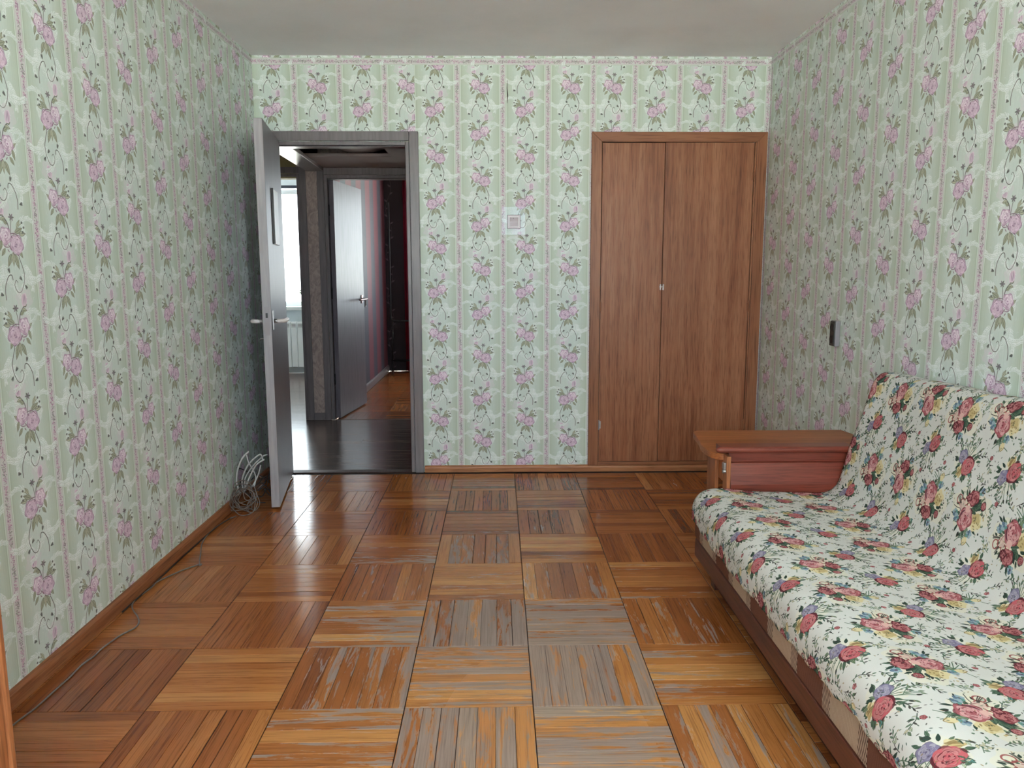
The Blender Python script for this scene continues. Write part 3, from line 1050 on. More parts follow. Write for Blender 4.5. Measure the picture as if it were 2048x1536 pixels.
DX0, DX1, DZ = .098, .884, 1.993           # doorway to the hall
wall_left = solid_wall('wall_left', [(-.12, 0, RBACK - .3, .1, 0, RH)], '+X', uv_left, M_WALL,
                       'left wall papered in pale green vinyl with rose bouquets and beaded stripes')
wall_right = solid_wall('wall_right', [(RW, RW + .12, RBACK - .3, .1, 0, RH)], '-X', uv_right, M_WALL,
                        'right wall papered in green rose wallpaper behind the sofa')
wall_back = solid_wall('wall_back', [(0, DX0, 0, .1, 0, DZ, 1), (0, .945, 0, .1, DZ, RH, 1), (DX1, .945, 0, .1, 0, DZ, 1),
                                     (.945, 2.02, 0, .1, 0, RH, 0), (2.02, 3.0, 0, .1, 2.04, RH, 2),
                                     (3.0, RW, 0, .1, 0, RH, 2)], '-Y', uv_back, M_WALL,
                       'far wall of rose wallpaper between the grey doorway and the closet')
wall_front = solid_wall('wall_front', [(0, WIN_ROOM[0], RBACK - .3, RBACK, 0, RH), (WIN_ROOM[1], RW, RBACK - .3, RBACK, 0, RH),
                                       (WIN_ROOM[0], WIN_ROOM[1], RBACK - .3, RBACK, 0, WIN_ROOM[2]),
                                       (WIN_ROOM[0], WIN_ROOM[1], RBACK - .3, RBACK, WIN_ROOM[3], RH)], '+Y',
                        lambda p, r: (-p[0] / .532, p[2] / .532), M_WALL, 'window wall of rose wallpaper behind the viewpoint', M_CEIL)
ceiling = make('ceiling', bx(-.12, RW + .12, RBACK - .3, .1, RH, RH + .15), M_CEIL)
tag(ceiling, 'plain whitewashed ceiling of the papered room', 'ceiling', None, 'structure')

# torn paper slit on the far wall
bm = bmesh.new()
tube(bm, [(1.490, -.001, 2.366), (1.4885, -.002, 2.32), (1.492, -.0025, 2.28), (1.489, -.001, 2.234)], [.0008, .002, .003, .001], 6)
make('paper_tear', bm, M_SLAB, wall_back, True)


# beaded border strip under the ceiling (three strips)
def border(name, a, b, nrm, label):
    a, b, nrm = Vector(a), Vector(b), Vector(nrm)
    L = (b - a).length
    z0, z1 = 2.448, 2.487
    quads = []
    o = nrm * .0012
    for z_lo, z_hi, u0, u1 in ((z0, z1, -.019 / .532, .019 / .532),):
        quads.append(([a + o + Vector((0, 0, z_lo)), b + o + Vector((0, 0, z_lo)), b + o + Vector((0, 0, z_hi)), a + o + Vector((0, 0, z_hi))],
                      [(u0, 0), (u0, L / .532), (u1, L / .532), (u1, 0)]))
        for zz in (z_lo, z_hi):
            quads.append(([a + Vector((0, 0, zz)), b + Vector((0, 0, zz)), b + o + Vector((0, 0, zz)), a + o + Vector((0, 0, zz))],
                          [(u0, 0), (u0, L / .532), (u0, L / .532), (u0, 0)]))
    return panel_uv(name, quads, M_WALL, label, 'wallpaper border')


border('trim_1', (0, 0, 0), (RW, 0, 0), (0, -1, 0), 'beaded wallpaper border along the top of the far wall')
border('trim_2', (0, RBACK, 0), (0, 0, 0), (1, 0, 0), 'beaded wallpaper border along the top of the left wall')
border('trim_3', (RW, 0, 0), (RW, RBACK, 0), (-1, 0, 0), 'beaded wallpaper border along the top of the right wall')


# skirting boards
def skirting(name, p0, p1, nrm, h, d, mat, label, parent=None):
    p0, p1, n = Vector(p0), Vector(p1), Vector(nrm)
    prof = [(0, 0), (d, 0), (d, h * .62), (d * .86, h * .84), (d * .45, h), (0, h)]
    bm = bmesh.new()
    prism(bm, [p0 + n * q + Vector((0, 0, z)) for q, z in prof], p1 - p0)
    ob = make(name, bm, mat, parent)
    if parent is None:
        tag(ob, label, 'skirting board', None, 'structure')
    return ob


skirting('baseboard_left', (0, RBACK, .002), (0, -.03, .002), (1, 0, 0), .052, .019, M_SKIRT_Y, 'brown wooden skirting board along the left wall')
skirting('baseboard_back', (.966, 0, .001), (RW, 0, .001), (0, -1, 0), .042, .018, M_SKIRT_X, 'light brown skirting board under the far wall and closet')
skirting('baseboard_right', (RW, -.02, .002), (RW, RBACK, .002), (-1, 0, 0), .052, .019, M_SKIRT_Y, 'brown wooden skirting board behind the sofa')

# ------------------------------------------------------------------ parquet floor
T, PX0, PY0 = .3759, 1.5281, -.4247
floor = make('floor', bx(-.1, RW + .1, RBACK - .3, .075, -.15, -.006), M_SLAB)
tag(floor, 'worn oak parquet floor of square panels with alternating strips', 'floor', None, 'structure')


def project(p):
    d = Vector(p) - CAM
    w = d.dot(FWD)
    if w < .05:
        return None
    return 1024 + F_PX * d.dot(RIGHT) / w, 768 - F_PX * d.dot(UP) / w, w


class StripMesh:
    def __init__(self):
        self.v, self.f, self.uv, self.c = [], [], [], []

    def add(self, x0, x1, y0, y1, z, along_x, tone, tilt=(0, 0)):
        b = len(self.v)
        ch, dp = .0008, .0045
        mx, my = (x0 + x1) / 2, (y0 + y1) / 2
        zz = lambda x, y: z + (x - mx) * tilt[0] + (y - my) * tilt[1]
        lo = ((x0, y0), (x1, y0), (x1, y1), (x0, y1))
        hi = ((x0 + ch, y0 + ch), (x1 - ch, y0 + ch), (x1 - ch, y1 - ch), (x0 + ch, y1 - ch))
        self.v += [(x, y, zz(x, y) - ch) for x, y in lo] + [(x, y, zz(x, y)) for x, y in hi] + [(x, y, -dp) for x, y in lo]
        q = [(4, 5, 6, 7)] + [(i, (i + 1) % 4, 4 + (i + 1) % 4, 4 + i) for i in range(4)] + [(8 + i, 8 + (i + 1) % 4, (i + 1) % 4, i) for i in range(4)]
        for f in q:
            self.f.append(tuple(b + i for i in f))
            for i in f:
                x, y, _ = self.v[b + i]
                self.uv.append((x - x0, y - y0) if along_x else (y - y0, x - x0))
                self.c.append(tone)

    def build(self, name, mat, parent):
        me = bpy.data.meshes.new(name)
        base = world_loc(parent)
        me.from_pydata([(x - base.x, y - base.y, z - base.z) for x, y, z in self.v], [], self.f)
        uvl = me.uv_layers.new(name='UVMap')
        uvl.data.foreach_set('uv', np.array(self.uv, np.float32).ravel())
        ca = me.color_attributes.new('tone', 'FLOAT_COLOR', 'CORNER')
        ca.data.foreach_set('color', np.array([(*t, 1) for t in self.c], np.float32).ravel())
        me.materials.append(mat)
        ob = bpy.data.objects.new(name, me)
        link_parent(ob, parent)
        return ob


# how worn (0..1) and how pale each panel in the middle of the room is
PANEL_LOOK = {(-2, 2): (.75, .0), (-1, 2): (.55, .0), (0, 2): (.3, .05), (1, 2): (.25, -.1),
              (-2, 3): (.5, -.1), (-1, 3): (.12, .12), (0, 3): (.2, -.08), (1, 3): (.35, .06),
              (-3, 4): (.3, -.12), (-2, 4): (.88, .1), (-1, 4): (.72, -.02), (0, 4): (.92, .12), (1, 4): (.3, -.02),
              (-4, 5): (.05, -.15), (-3, 5): (.15, .1), (-2, 5): (.62, -.08), (-1, 5): (.4, .22), (0, 5): (.98, .0), (1, 5): (.5, .1),
              (-4, 6): (.05, -.18), (-3, 6): (.25, -.12), (-2, 6): (.5, .2), (-1, 6): (.78, .08), (0, 6): (.58, .22), (1, 6): (.5, .08),
              (-3, 7): (.2, .0), (-2, 7): (.5, .0), (-1, 7): (.5, .15), (0, 7): (.7, .0)}


def lay_panels(cx, ry, clip, floor_ob, mat, seed, n_individual, x0=PX0, y0=PY0, z=0.0, dark_left=True):
    rs = random.Random(seed)
    strips = []
    for i in ry:
        for c in cx:
            xa, xb = x0 + c * T, x0 + (c + 1) * T
            yb, ya = y0 - i * T, y0 - (i + 1) * T
            g = .0014
            cxa, cxb, cya, cyb = max(xa, clip[0]), min(xb, clip[1]), max(ya, clip[2]), min(yb, clip[3])
            if cxb - cxa < .012 or cyb - cya < .012:
                continue
            vertical = (c + i) % 2 == 1
            n = rs.choice((7, 7, 8, 8, 8))
            ptone = rs.uniform(-.12, .12)
            pwear = rs.uniform(0, 1)
            pid = (c, i)
            if floor_ob is floor:
                if pid in PANEL_LOOK:
                    pwear, ptone = PANEL_LOOK[pid]
                else:
                    pwear *= .45
                    ptone -= .05
            cuts = [0] + [k / n + rs.uniform(-.006, .006) for k in range(1, n)] + [1]
            for k in range(n):
                gg = .00045 + (.0011 if rs.random() < .22 else 0)
                if vertical:
                    s = (xa + cuts[k] * T, xa + cuts[k + 1] * T, ya, yb)
                else:
                    s = (xa, xb, ya + cuts[k] * T, ya + cuts[k + 1] * T)
                s = [max(s[0] + (g if (vertical and k == 0) or not vertical else gg), cxa), min(s[1] - (g if (vertical and k == n - 1) or not vertical else gg), cxb),
                     max(s[2] + (g if (not vertical and k == 0) or vertical else gg), cya), min(s[3] - (g if (not vertical and k == n - 1) or vertical else gg), cyb)]
                if s[1] - s[0] < .006 or s[3] - s[2] < .006:
                    continue
                mx, my = (s[0] + s[1]) / 2, (s[2] + s[3]) / 2
                r = .42 + ptone + rs.gauss(0, .17)
                tone = (min(1, max(0, r)), rs.random() ** 1.5, min(1, max(0, .30 * rs.random() + .70 * pwear + rs.gauss(0, .12))))
                pr = project((mx, my, 0))
                seen = pr is not None and -40 < pr[0] < 2090 and -40 < pr[1] < 1580 and not (mx > 2.3 and my < -1.78)
                size = (s[1] - s[0]) * (s[3] - s[2]) / (pr[2] ** 3) if seen else 0
                strips.append([size, pid, s, vertical, tone, z + rs.gauss(0, .00022), (rs.gauss(0, .0012), rs.gauss(0, .0012))])
    order = sorted(range(len(strips)), key=lambda q: -strips[q][0])
    single = set(order[:n_individual])
    panels = {}
    rest = StripMesh()
    for q, (size, pid, s, vertical, tone, zz, tilt) in enumerate(strips):
        if pid not in panels:
            c, i = pid
            xa, xb = max(x0 + c * T, clip[0]), min(x0 + (c + 1) * T, clip[1])
            ya, yb = max(y0 - (i + 1) * T, clip[2]), min(y0 - i * T, clip[3])
            panels[pid] = make('parquet_panel', bx(xa + .0006, xb - .0006, ya + .0006, yb - .0006, z - .006, z - .0022), M_BED, floor_ob)
        if q in single:
            sm = StripMesh()
            sm.add(*s, zz, not vertical, tone, tilt)
            sm.build('parquet_strip', mat, panels[pid])
        else:
            rest.add(*s, zz, not vertical, tone, tilt)
    if rest.v:
        ob = rest.build('parquet_strips', mat, floor_ob)
        ob['kind'] = 'stuff'


lay_panels(range(-5, 5), range(-1, 14), (0.001, RW - .001, RBACK, -.001), floor, M_PARQ, 5, 300)
# threshold board of the doorway
bm = bx(DX0 + .002, DX1 - .002, .0005, .066, -.004, .001)
make('threshold_board', bm, M_PLINTH, floor)

# ------------------------------------------------------------------ grey door casing and the open door
trim = thing('trim_4', 'chipped grey painted casing around the open doorway to the hall', 'door casing', (.5, 0, 0), None, 'structure')


def casing_set(par, x0, x1, ztop, wid, y_face, y_wall, mat, jamb_to, left=True, right=True, rebate=.022, head_left=None):
    """outer boards, inner rebate and jamb lining around an opening x0..x1, z 0..ztop"""
    yo = y_face
    dirn = 1 if jamb_to > y_face else -1
    ym = y_face + dirn * .013
    gv = .0025
    def B(name, xa, xb, ya, yb, za, zb, bev=.003):
        make(name, bx(xa, xb, min(ya, yb), max(ya, yb), za, zb), mat, par, bevel=bev)
    if left:
        B('casing_board', x0 - rebate - wid, x0 - rebate - gv, yo, y_wall, .001, ztop + rebate + wid)
        B('jamb', x0 - rebate, x0, ym, jamb_to, .001, ztop + rebate)
    if right:
        B('casing_board', x1 + rebate + gv, x1 + rebate + wid, yo, y_wall, .001, ztop + rebate + wid)
        B('jamb', x1, x1 + rebate, ym, jamb_to, .001, ztop + rebate)
        B('jamb_bead', x1 - .004, x1 + .010, ym + dirn * .022, jamb_to - dirn * .01, .001, ztop - .004, .002)
    B('head_board', x0 - rebate if left else x0, x1 + rebate if right else x1, yo, y_wall, ztop + rebate + gv, ztop + rebate + wid)
    B('head_jamb', x0, x1, ym, jamb_to, ztop, ztop + rebate)
    B('head_bead', x0, x1 - .0045, ym + dirn * .022, jamb_to - dirn * .01, ztop - .005, ztop - .0005, .002)


casing_set(trim, DX0, DX1, DZ, .056, -.021, -.0005, M_GREY, .112)
bm = bmesh.new()
box(bm, DX1 + .0005, DX1 + .019, -.0118, -.0102, .905, .985)
make('strike_plate', bm, M_GREY, trim)

Bp = Vector((.264, -.757, 0))
Hp = Vector((.1475, -.028, 0))
uD = (Hp - Bp).normalized()
nD = Vector((uD.y, -uD.x, 0))                 # towards the middle of the room
LD_ = (Hp - Bp).length
door = thing('door_1', 'grey painted door standing open against the left wall corner', 'door', (.1475, -.028, .012), None, 'structure')


def dpt(u, n, z):
    return Bp + uD * u + nD * n + Vector((0, 0, z))


def dbox(u0, u1, n0, n1, z0, z1):
    bm = bmesh.new()
    prism(bm, [dpt(u0, n0, z0), dpt(u1, n0, z0), dpt(u1, n1, z0), dpt(u0, n1, z0)], (0, 0, z1 - z0))
    return bm


TH = .044
make('leaf', dbox(.0015, LD_, -TH, 0, .012, 2.010), M_GREY_LEAF, door, bevel=.002)
ob = make('edge_strip', dbox(-.0005, .0016, -TH + .001, -.001, .014, 2.008), M_GREY_EDGE, door)
ob['label'] = 'worn paler edge of the leaf'
lp = make('latch_plate', dbox(-.0025, -.0004, -.033, -.011, .930, 1.075), M_SOCKET, door)
make('latch_bolt', dbox(-.006, -.0026, -.027, -.017, 1.020, 1.045), M_BLACK, lp)
for side in (1, -1):
    n0 = 0.0 if side > 0 else -TH
    f = lambda a: n0 + side * a
    hd = make('handle_plate', dbox(.040, .078, min(f(.0002), f(.006)), max(f(.0002), f(.006)), .955, 1.055), M_METAL, door, bevel=.0015)
    bm = bmesh.new()
    cyl(bm, dpt(.059, f(.0062), 1.0), dpt(.059, f(.030), 1.0), .0105, 16)
    make('handle_neck', bm, M_METAL, hd, True)
    bm = bmesh.new()
    if side > 0:
        pts = [dpt(.058, f(.022), 1.0), dpt(.062, f(.045), 1.0), dpt(.085, f(.060), 1.001), dpt(.150, f(.064), 1.003)]
    else:
        pts = [dpt(.058, f(.022), .999), dpt(.060, f(.046), .999), dpt(.085, f(.062), .999), dpt(.150, f(.064), .999)]
    tube(bm, catmull(pts, 6), .0105, 14)
    make('handle_grip', bm, M_PLASTIC, hd, True)
    bm = bmesh.new()
    q = pts[-1]
    cyl(bm, q, q + uD * .006, .009, 12)
    make('grip_cap', bm, M_METAL, hd, True)
es = make('escutcheon', dbox(.050, .072, -TH - .004, -TH - .0002, .880, .935), M_METAL, door, bevel=.001)
bm = bmesh.new()
tube(bm, [dpt(.061, -TH - .004, .908), dpt(.061, -TH - .022, .908), dpt(.062, -TH - .026, .898)], .0035, 8)
make('thumb_turn', bm, M_METAL, es, True)
nt = make('notice_sheet', dbox(.235, .445, .0005, .010, 1.400, 1.690), M_WHITE, door, bevel=.001)
nt['label'] = 'white sheet board on the door face'
make('sheet_backing', dbox(.224, .2348, .0005, .012, 1.402, 1.694), M_BLACK, nt)
for z in (.30, 1.70):
    bm = bmesh.new()
    cyl(bm, dpt(LD_ + .008, -.030, z), dpt(LD_ + .008, -.030, z + .10), .007, 12)
    make('hinge', bm, M_GREY, door, True)

# ------------------------------------------------------------------ built-in closet
cl = thing('built_in_closet', 'brown wood veneer built-in closet with two tall doors in the far wall', 'closet', (2.51, -.01, 0))
CX0, CX1, CZ1 = 1.991, 3.038, 2.069


def pbox(name, par, x0, x1, y0, y1, z0, z1, mat, bev=.002):
    return make(name, bx(x0, x1, y0, y1, z0, z1), mat, par, bevel=bev)


def mitre(name, pts, mat):
    bm = bmesh.new()
    prism(bm, [(x, -.024, z) for x, z in pts], (0, .0235, 0))
    return make(name, bm, mat, cl, bevel=.002)


mitre('frame_board', [(CX0, .043), (CX0 + .061, .043), (CX0 + .061, CZ1 - .058), (CX0, CZ1)], M_CASING)
mitre('frame_board', [(CX1, .043), (CX1, CZ1), (CX1 - .062, CZ1 - .058), (CX1 - .062, .043)], M_CASING)
mitre('frame_head', [(CX0, CZ1), (CX0 + .061, CZ1 - .058), (CX1 - .062, CZ1 - .058), (CX1, CZ1)], M_CASING_X)
pbox('bottom_rail', cl, CX0 + .0612, CX1 - .0622, -.020, .02, .043, .064, M_CASING_X)
l_in, r_in, t_in = CX0 + .0613, CX1 - .0623, CZ1 - .059
pbox('frame_lip', cl, r_in - .008, r_in, -.016, .02, .0645, t_in, M_CLOSET, .001)
d1 = pbox('door', cl, l_in + .004, 2.4287, -.0165, .003, .0665, t_in - .0035, M_CLOSET, .0012)
d2 = pbox('door', cl, 2.4325, r_in - .012, -.0150, .0045, .0665, t_in - .001, M_CLOSET, .0012)
for par, x, sg in ((d1, l_in + .004, 1), (d2, r_in - .010, -1)):
    for z in (.27, 1.005, 1.78):
        bm = bmesh.new()
        cyl(bm, (x, -.020, z), (x, -.020, z + .062), .0042, 12)
        box(bm, x, x + sg * .012, -.0185, -.0168 if sg > 0 else -.0153, z + .008, z + .054)
        make('hinge', bm, M_METAL if (z < .5 and sg > 0) else M_CASING, par, False)
lt = pbox('latch', d1, 2.4165, 2.4255, -.0235, -.0166, 1.137, 1.173, M_PLASTIC, .002)
bm = bmesh.new()
cyl(bm, (2.412, -.0265, 1.157), (2.4375, -.0265, 1.157), .0032, 10)
make('latch_bolt', bm, M_PLASTIC, lt, True)
for z in (1.143, 1.167):
    bm = bmesh.new()
    cyl(bm, (2.421, -.0242, z), (2.421, -.0236, z), .0018, 8)
    make('screw', bm, M_BLACK, lt)
kp = pbox('latch_keeper', d2, 2.4330, 2.4425, -.0235, -.0151, 1.137, 1.173, M_PLASTIC, .002)
for z in (1.143, 1.167):
    bm = bmesh.new()
    cyl(bm, (2.4378, -.0242, z), (2.4378, -.0236, z), .0018, 8)
    make('screw', bm, M_BLACK, kp)
bm = bmesh.new()
box(bm, 2.021, 2.999, .56, .58, 0, 2.06)
box(bm, 2.021, 2.035, .104, .56, 0, 2.06)
box(bm, 2.985, 2.999, .104, .56, 0, 2.06)
box(bm, 2.021, 2.999, .104, .56, 2.06, 2.075)
box(bm, 2.021, 2.999, .006, .56, .001, .042)
make('carcass', bm, M_PLINTH, cl)

# ------------------------------------------------------------------ switch and socket
sw = thing('light_switch', 'square aged plastic light switch on a clear guard plate on the far wall', 'light switch', (1.528, 0, 1.548))
bm = bmesh.new()
for x0, x1, z0, z1 in ((1.455, 1.4885, 1.470, 1.636), (1.5675, 1.596, 1.470, 1.636), (1.4885, 1.5675, 1.470, 1.507), (1.4885, 1.5675, 1.5885, 1.636)):
    box(bm, x0, x1, -.004, -.0005, z0, z1)
g_ = make('clear_guard', bm, M_CLEAR, sw, bevel=.001)
g_['label'] = 'clear acrylic guard plate'
fr = pbox('switch_frame', sw, 1.488, 1.568, -.011, -.0005, 1.507, 1.588, M_SWITCH, .003)
bm = bmesh.new()
for a in ((1.4985, 1.5575, 1.5745, 1.5775), (1.4985, 1.5575, 1.5175, 1.5205), (1.4985, 1.5015, 1.5205, 1.5745), (1.5545, 1.5575, 1.5205, 1.5745)):
    box(bm, a[0], a[1], -.0128, -.0111, a[2], a[3])
make('frame_rim', bm, M_WHITE, sw)
bm = bmesh.new()
prism(bm, [(1.502, -.0112, 1.521), (1.502, -.0150, 1.521), (1.502, -.0125, 1.548), (1.502, -.0165, 1.574), (1.502, -.0112, 1.574)], (.052, 0, 0))
make('rocker', bm, M_SWITCH, sw, bevel=.001)
bm = bmesh.new()
cyl(bm, (1.5265, -.0172, 1.568), (1.5265, -.0160, 1.568), .0018, 8)
make('indicator', bm, M_BLACK, sw)

so = thing('wall_socket', 'grey double power socket box on the right wall above the sofa end', 'socket', (RW, -1.112, .96))
pbox('socket_body', so, RW - .0235, RW - .0005, -1.141, -1.084, .899, 1.022, M_SOCKET, .004)
fc = pbox('socket_face', so, RW - .0285, RW - .0236, -1.138, -1.087, .902, 1.019, M_SOCKETF, .002)
for z in (.932, .988):
    bm = bmesh.new()
    ring = [(RW - .0292, -1.1125 + .0195 * math.cos(a), z + .0195 * math.sin(a)) for a in np.linspace(0, 2 * math.pi, 24, endpoint=False)]
    tube(bm, ring, .0017, 6, True)
    make('socket_ring', bm, M_SOCKETF, fc, True)
    bm = bmesh.new()
    cyl(bm, (RW - .0287, -1.1125, z), (RW - .0290, -1.1125, z), .0185, 20)
    make('socket_well', bm, M_BLACK, fc)

# ------------------------------------------------------------------ sofa
YE, YN = -1.778, -3.72
sofa = thing('sofa', 'fold-out sofa with brown and beige patchwork front and mahogany armrest along the right wall', 'sofa', (2.62, -2.75, 0))
pbox('base_rail', sofa, 2.221, 2.246, YN + .01, YE - .012, .120, .1915, M_RAIL, .003)
pbox('base_board', sofa, 2.2465, 2.86, YN + .01, YE - .012, .128, .190, M_RAIL, .001)
pbox('plinth', sofa, 2.300, 2.322, YN + .06, YE - .10, .0005, .1275, M_PLINTH, .002)
for y0 in (YE - .086, YN + .03):
    pbox('leg', sofa, 2.286, 2.345, y0, y0 + .055, .0005, .1275, M_RAIL, .002)
    pbox('leg', sofa, 2.78, 2.83, y0, y0 + .055, .0005, .1275, M_RAIL, .002)

PROF = [(2.2155, .262), (2.2165, .318), (2.229, .352), (2.256, .377), (2.318, .3905), (2.44, .384), (2.565, .377), (2.69, .371), (2.752, .377),
        (2.788, .404), (2.808, .455), (2.824, .515), (2.842, .585), (2.863, .640), (2.884, .700), (2.902, .757), (2.918, .812), (2.940, .846),
        (2.975, .857), (3.010, .852), (3.030, .826), (3.034, .74)]
prof = np.array(catmull([(x, z) for x, z in PROF], 6))


def inset(p, d):
    t = np.gradient(p, axis=0)
    t /= np.linalg.norm(t, axis=1, keepdims=True)
    return p - np.stack([-t[:, 1], t[:, 0]], 1) * d


core = inset(prof, .011)
i_cr = int(np.argmin(np.hypot(core[:, 0] - 2.79, core[:, 1] - .405)))
seat = [(x, z) for x, z in core[:i_cr] if z > .20][::2]
bm = bmesh.new()
prism(bm, [(x, YE - .006, z) for x, z in [(2.2262, .1925)] + seat + [(2.80, .36), (2.80, .1925)]], (0, YN - YE + .012, 0))
seat_o = make('seat_cushion', bm, M_BROWNF, sofa)
bm = bmesh.new()
prism(bm, [(x, YE - .006, z) for x, z in [tuple(c) for c in core[i_cr + 2:]][::2] + [(3.015, .25), (2.815, .25)]], (0, YN - YE + .012, 0))
make('backrest', bm, M_BROWNF, sofa)
# patchwork front
cent = [-1.881, -2.070, -2.271, -2.462, -2.663, -2.849, -3.056, -3.247, -3.44, -3.635]
edges = [YE - .006] + cent
dark = True
for k, c in enumerate(cent):
    a = edges[k] - (.0215 if k else 0)
    b = c + .0215
    lo = .1955
    bm = bmesh.new()
    prism(bm, [(2.2258, a, lo), (2.2225, a, lo + .004), (2.2210, a, lo + .02), (2.2210, a, .292), (2.2258, a, .292)], (0, b - a, 0))
    make('fabric_patch', bm, M_BROWNF if dark else M_BEIGEF, seat_o)
    bm = bmesh.new()
    prism(bm, [(2.2258, c + .021, lo), (2.2220, c + .021, lo + .004), (2.2203, c + .021, lo + .02), (2.2203, c + .021, .292), (2.2258, c + .021, .292)], (0, -.042, 0))
    make('braid_strip', bm, M_DIAG, seat_o)
    dark = not dark
bm = bmesh.new()
box(bm, 2.2210, 2.2258, YN + .006, cent[-1] - .0215, .1955, .292)
make('fabric_patch', bm, M_BROWNF, seat_o)


# armrests
def armrest(y, sg, with_leaf):
    """y: plane of the inner face; sg: +1 far end (faces the camera), -1 near end"""
    Y = lambda q: y + sg * q
    pf = [(.046, .532), (.046, .492), (.032, .488), (.024, .470), (.012, .440), (.004, .405), (.004, .20), (.060, .20), (.060, .532)]
    bm = bmesh.new()
    prism(bm, [(2.364, Y(q), z) for q, z in pf], (.505, 0, 0))
    arm = make('armrest', bm, M_ARM, sofa, bevel=.0015)
    bm = bmesh.new()
    t = np.linspace(-math.pi / 2, math.pi / 2, 9)
    capsule = [(.018 - .0125 * math.cos(a), .546 + .0125 * math.sin(a)) for a in t]
    sec = [(Y(q), z) for q, z in capsule] + [(Y(.085), .5585), (Y(.085), .5335)]
    prism(bm, [(2.322, q, z) for q, z in sec], (.535, 0, 0))
    make('armrest_cap', bm, M_ARM, arm, False)
    bm = bmesh.new()
    bmesh.ops.create_uvsphere(bm, u_segments=16, v_segments=10, radius=.0125)
    bmesh.ops.scale(bm, vec=(1.6, 1.0, 1.0), verts=bm.verts)
    bmesh.ops.translate(bm, verts=bm.verts, vec=(2.322, Y(.018), .546))
    make('cap_nose', bm, M_ARM, arm, True)
    pbox('end_post', arm, 2.3475, 2.3635, min(Y(.008), Y(.062)), max(Y(.008), Y(.062)), .12, .520, M_LEAF_Z, .002)
    if with_leaf:
        out = [(2.352, -1.247), (3.030, -1.247), (3.043, -1.33), (3.043, -1.690), (2.36, -1.690)]
        cur = catmull([(2.360, -1.712), (2.330, -1.700), (2.308, -1.668), (2.298, -1.605), (2.300, -1.53), (2.313, -1.45), (2.321, -1.367), (2.330, -1.28), (2.352, -1.247)], 5)[:-1]
        bm = bmesh.new()
        prism(bm, [(x, yy, .492) for x, yy in out + [tuple(c) for c in cur]], (0, 0, .028))
        make('table_leaf', bm, M_LEAF, sofa, bevel=.003)
        pbox('leaf_leg', sofa, 2.330, 2.347, -1.650, -1.535, .0005, .4915, M_LEAF_Z, .002)
        pbox('leaf_apron', sofa, 2.3475, 2.362, -1.700, -1.54, .405, .4915, M_LEAF_Z, .002)
        pbox('leaf_leg', sofa, 2.99, 3.007, -1.650, -1.535, .0005, .4915, M_LEAF_Z, .002)
        hg = pbox('leaf_hinge', sofa, 2.338, 2.352, -1.748, -1.722, .462, .490, M_METAL, .003)
        bm = bmesh.new()
        cyl(bm, (2.336, -1.742, .455), (2.356, -1.742, .455), .008, 10)
        make('hinge_barrel', bm, M_METAL, hg, True)
    return arm


armrest(-1.7700, 1, True)
armrest(YN - .004, -1, False)

# ------------------------------------------------------------------ tapestry throw over seat and back
ny = 150
ys = np.linspace(YE + .003, YN - .002, ny)
hem_y = [-1.79, -1.9, -2.06, -2.25, -2.74, -3.05, -3.25, -3.39, -3.75]
hem_z = [.268, .263, .252, .255, .264, .282, .291, .288, .285]
P2 = prof
seg = np.r_[0, np.cumsum(np.hypot(*np.diff(P2, axis=0).T))]
tang = np.gradient(P2, axis=0)
tang /= np.linalg.norm(tang, axis=1, keepdims=True)
nrm2 = np.stack([-tang[:, 1], tang[:, 0]], 1)
s_seat = seg[int(np.argmin(np.abs(P2[:, 0] - 2.375) + (P2[:, 1] < .37) * 9))]
verts, uvs2 = [], []
ph = rng.uniform(0, 6.28, 24)
for j, y in enumerate(ys):
    hz = np.interp(-y, [-q for q in hem_y], hem_z) + .003 * math.sin(y * 37 + 1) + .002 * math.sin(y * 83)
    rise = .024 * np.clip((-y - 1.75) / .9, 0, 1)
    for k in range(len(P2)):
        x, z = P2[k]
        s = seg[k]
        if s < .056:
            f = s / .056
            z = hz + (P2[np.searchsorted(seg, .056)][1] - hz) * f
        wz = np.clip((z - .45) / .35, 0, 1)
        b = (.0030 * math.sin(5.2 * y + ph[0] + 3 * s) + .0022 * math.sin(11.3 * y + ph[1] - 7 * s) + .0016 * math.sin(19 * y + 13 * s + ph[2])
             + .0010 * math.sin(31 * y - 21 * s + ph[3]))
        fold = .006 * math.exp(-((s - .70) / .05) ** 2) * math.sin(17 * y + ph[4])      # soft pleats in the crease
        dent = -.010 * math.exp(-((s - .33) / .16) ** 2) * (0.5 + 0.5 * math.sin(2.6 * y + .6))
        n = max(b * .8 + .0025 + fold * .6 + dent * .35, -.006)
        verts.append((x + nrm2[k, 0] * n, y, z + nrm2[k, 1] * n + rise * wz))
        uvs2.append(((-y - 1.99 + .10) / .4, (s - s_seat + .0775) / .28))
nk = len(P2)
# the end of the cloth turns down over the end of the seat
lip = []
for q, (dy, dn) in enumerate(((.0015, .006), (.0020, .016))):
    for k in range(nk):
        x, y, z = verts[k]
        lip.append((x - nrm2[k, 0] * dn, ys[0] + dy, z - nrm2[k, 1] * dn))
me = bpy.data.meshes.new('throw')
base = Vector((2.6, -2.75, .2))
allv = lip[nk:] + lip[:nk] + verts
uv_all = [(u - .016 / .4, v) for u, v in uvs2[:nk]] + [(u - .006 / .4, v) for u, v in uvs2[:nk]] + uvs2
fs = []
for j in range(ny + 1):
    for k in range(nk - 1):
        a = j * nk + k
        fs.append((a, a + 1, a + nk + 1, a + nk))
me.from_pydata([(x - base.x, y - base.y, z - base.z) for x, y, z in allv], [], fs)
uvl = me.uv_layers.new(name='UVMap')
lv = np.empty(len(me.loops), np.int32)
me.loops.foreach_get('vertex_index', lv)
uvl.data.foreach_set('uv', np.array(uv_all, np.float32)[lv].ravel())
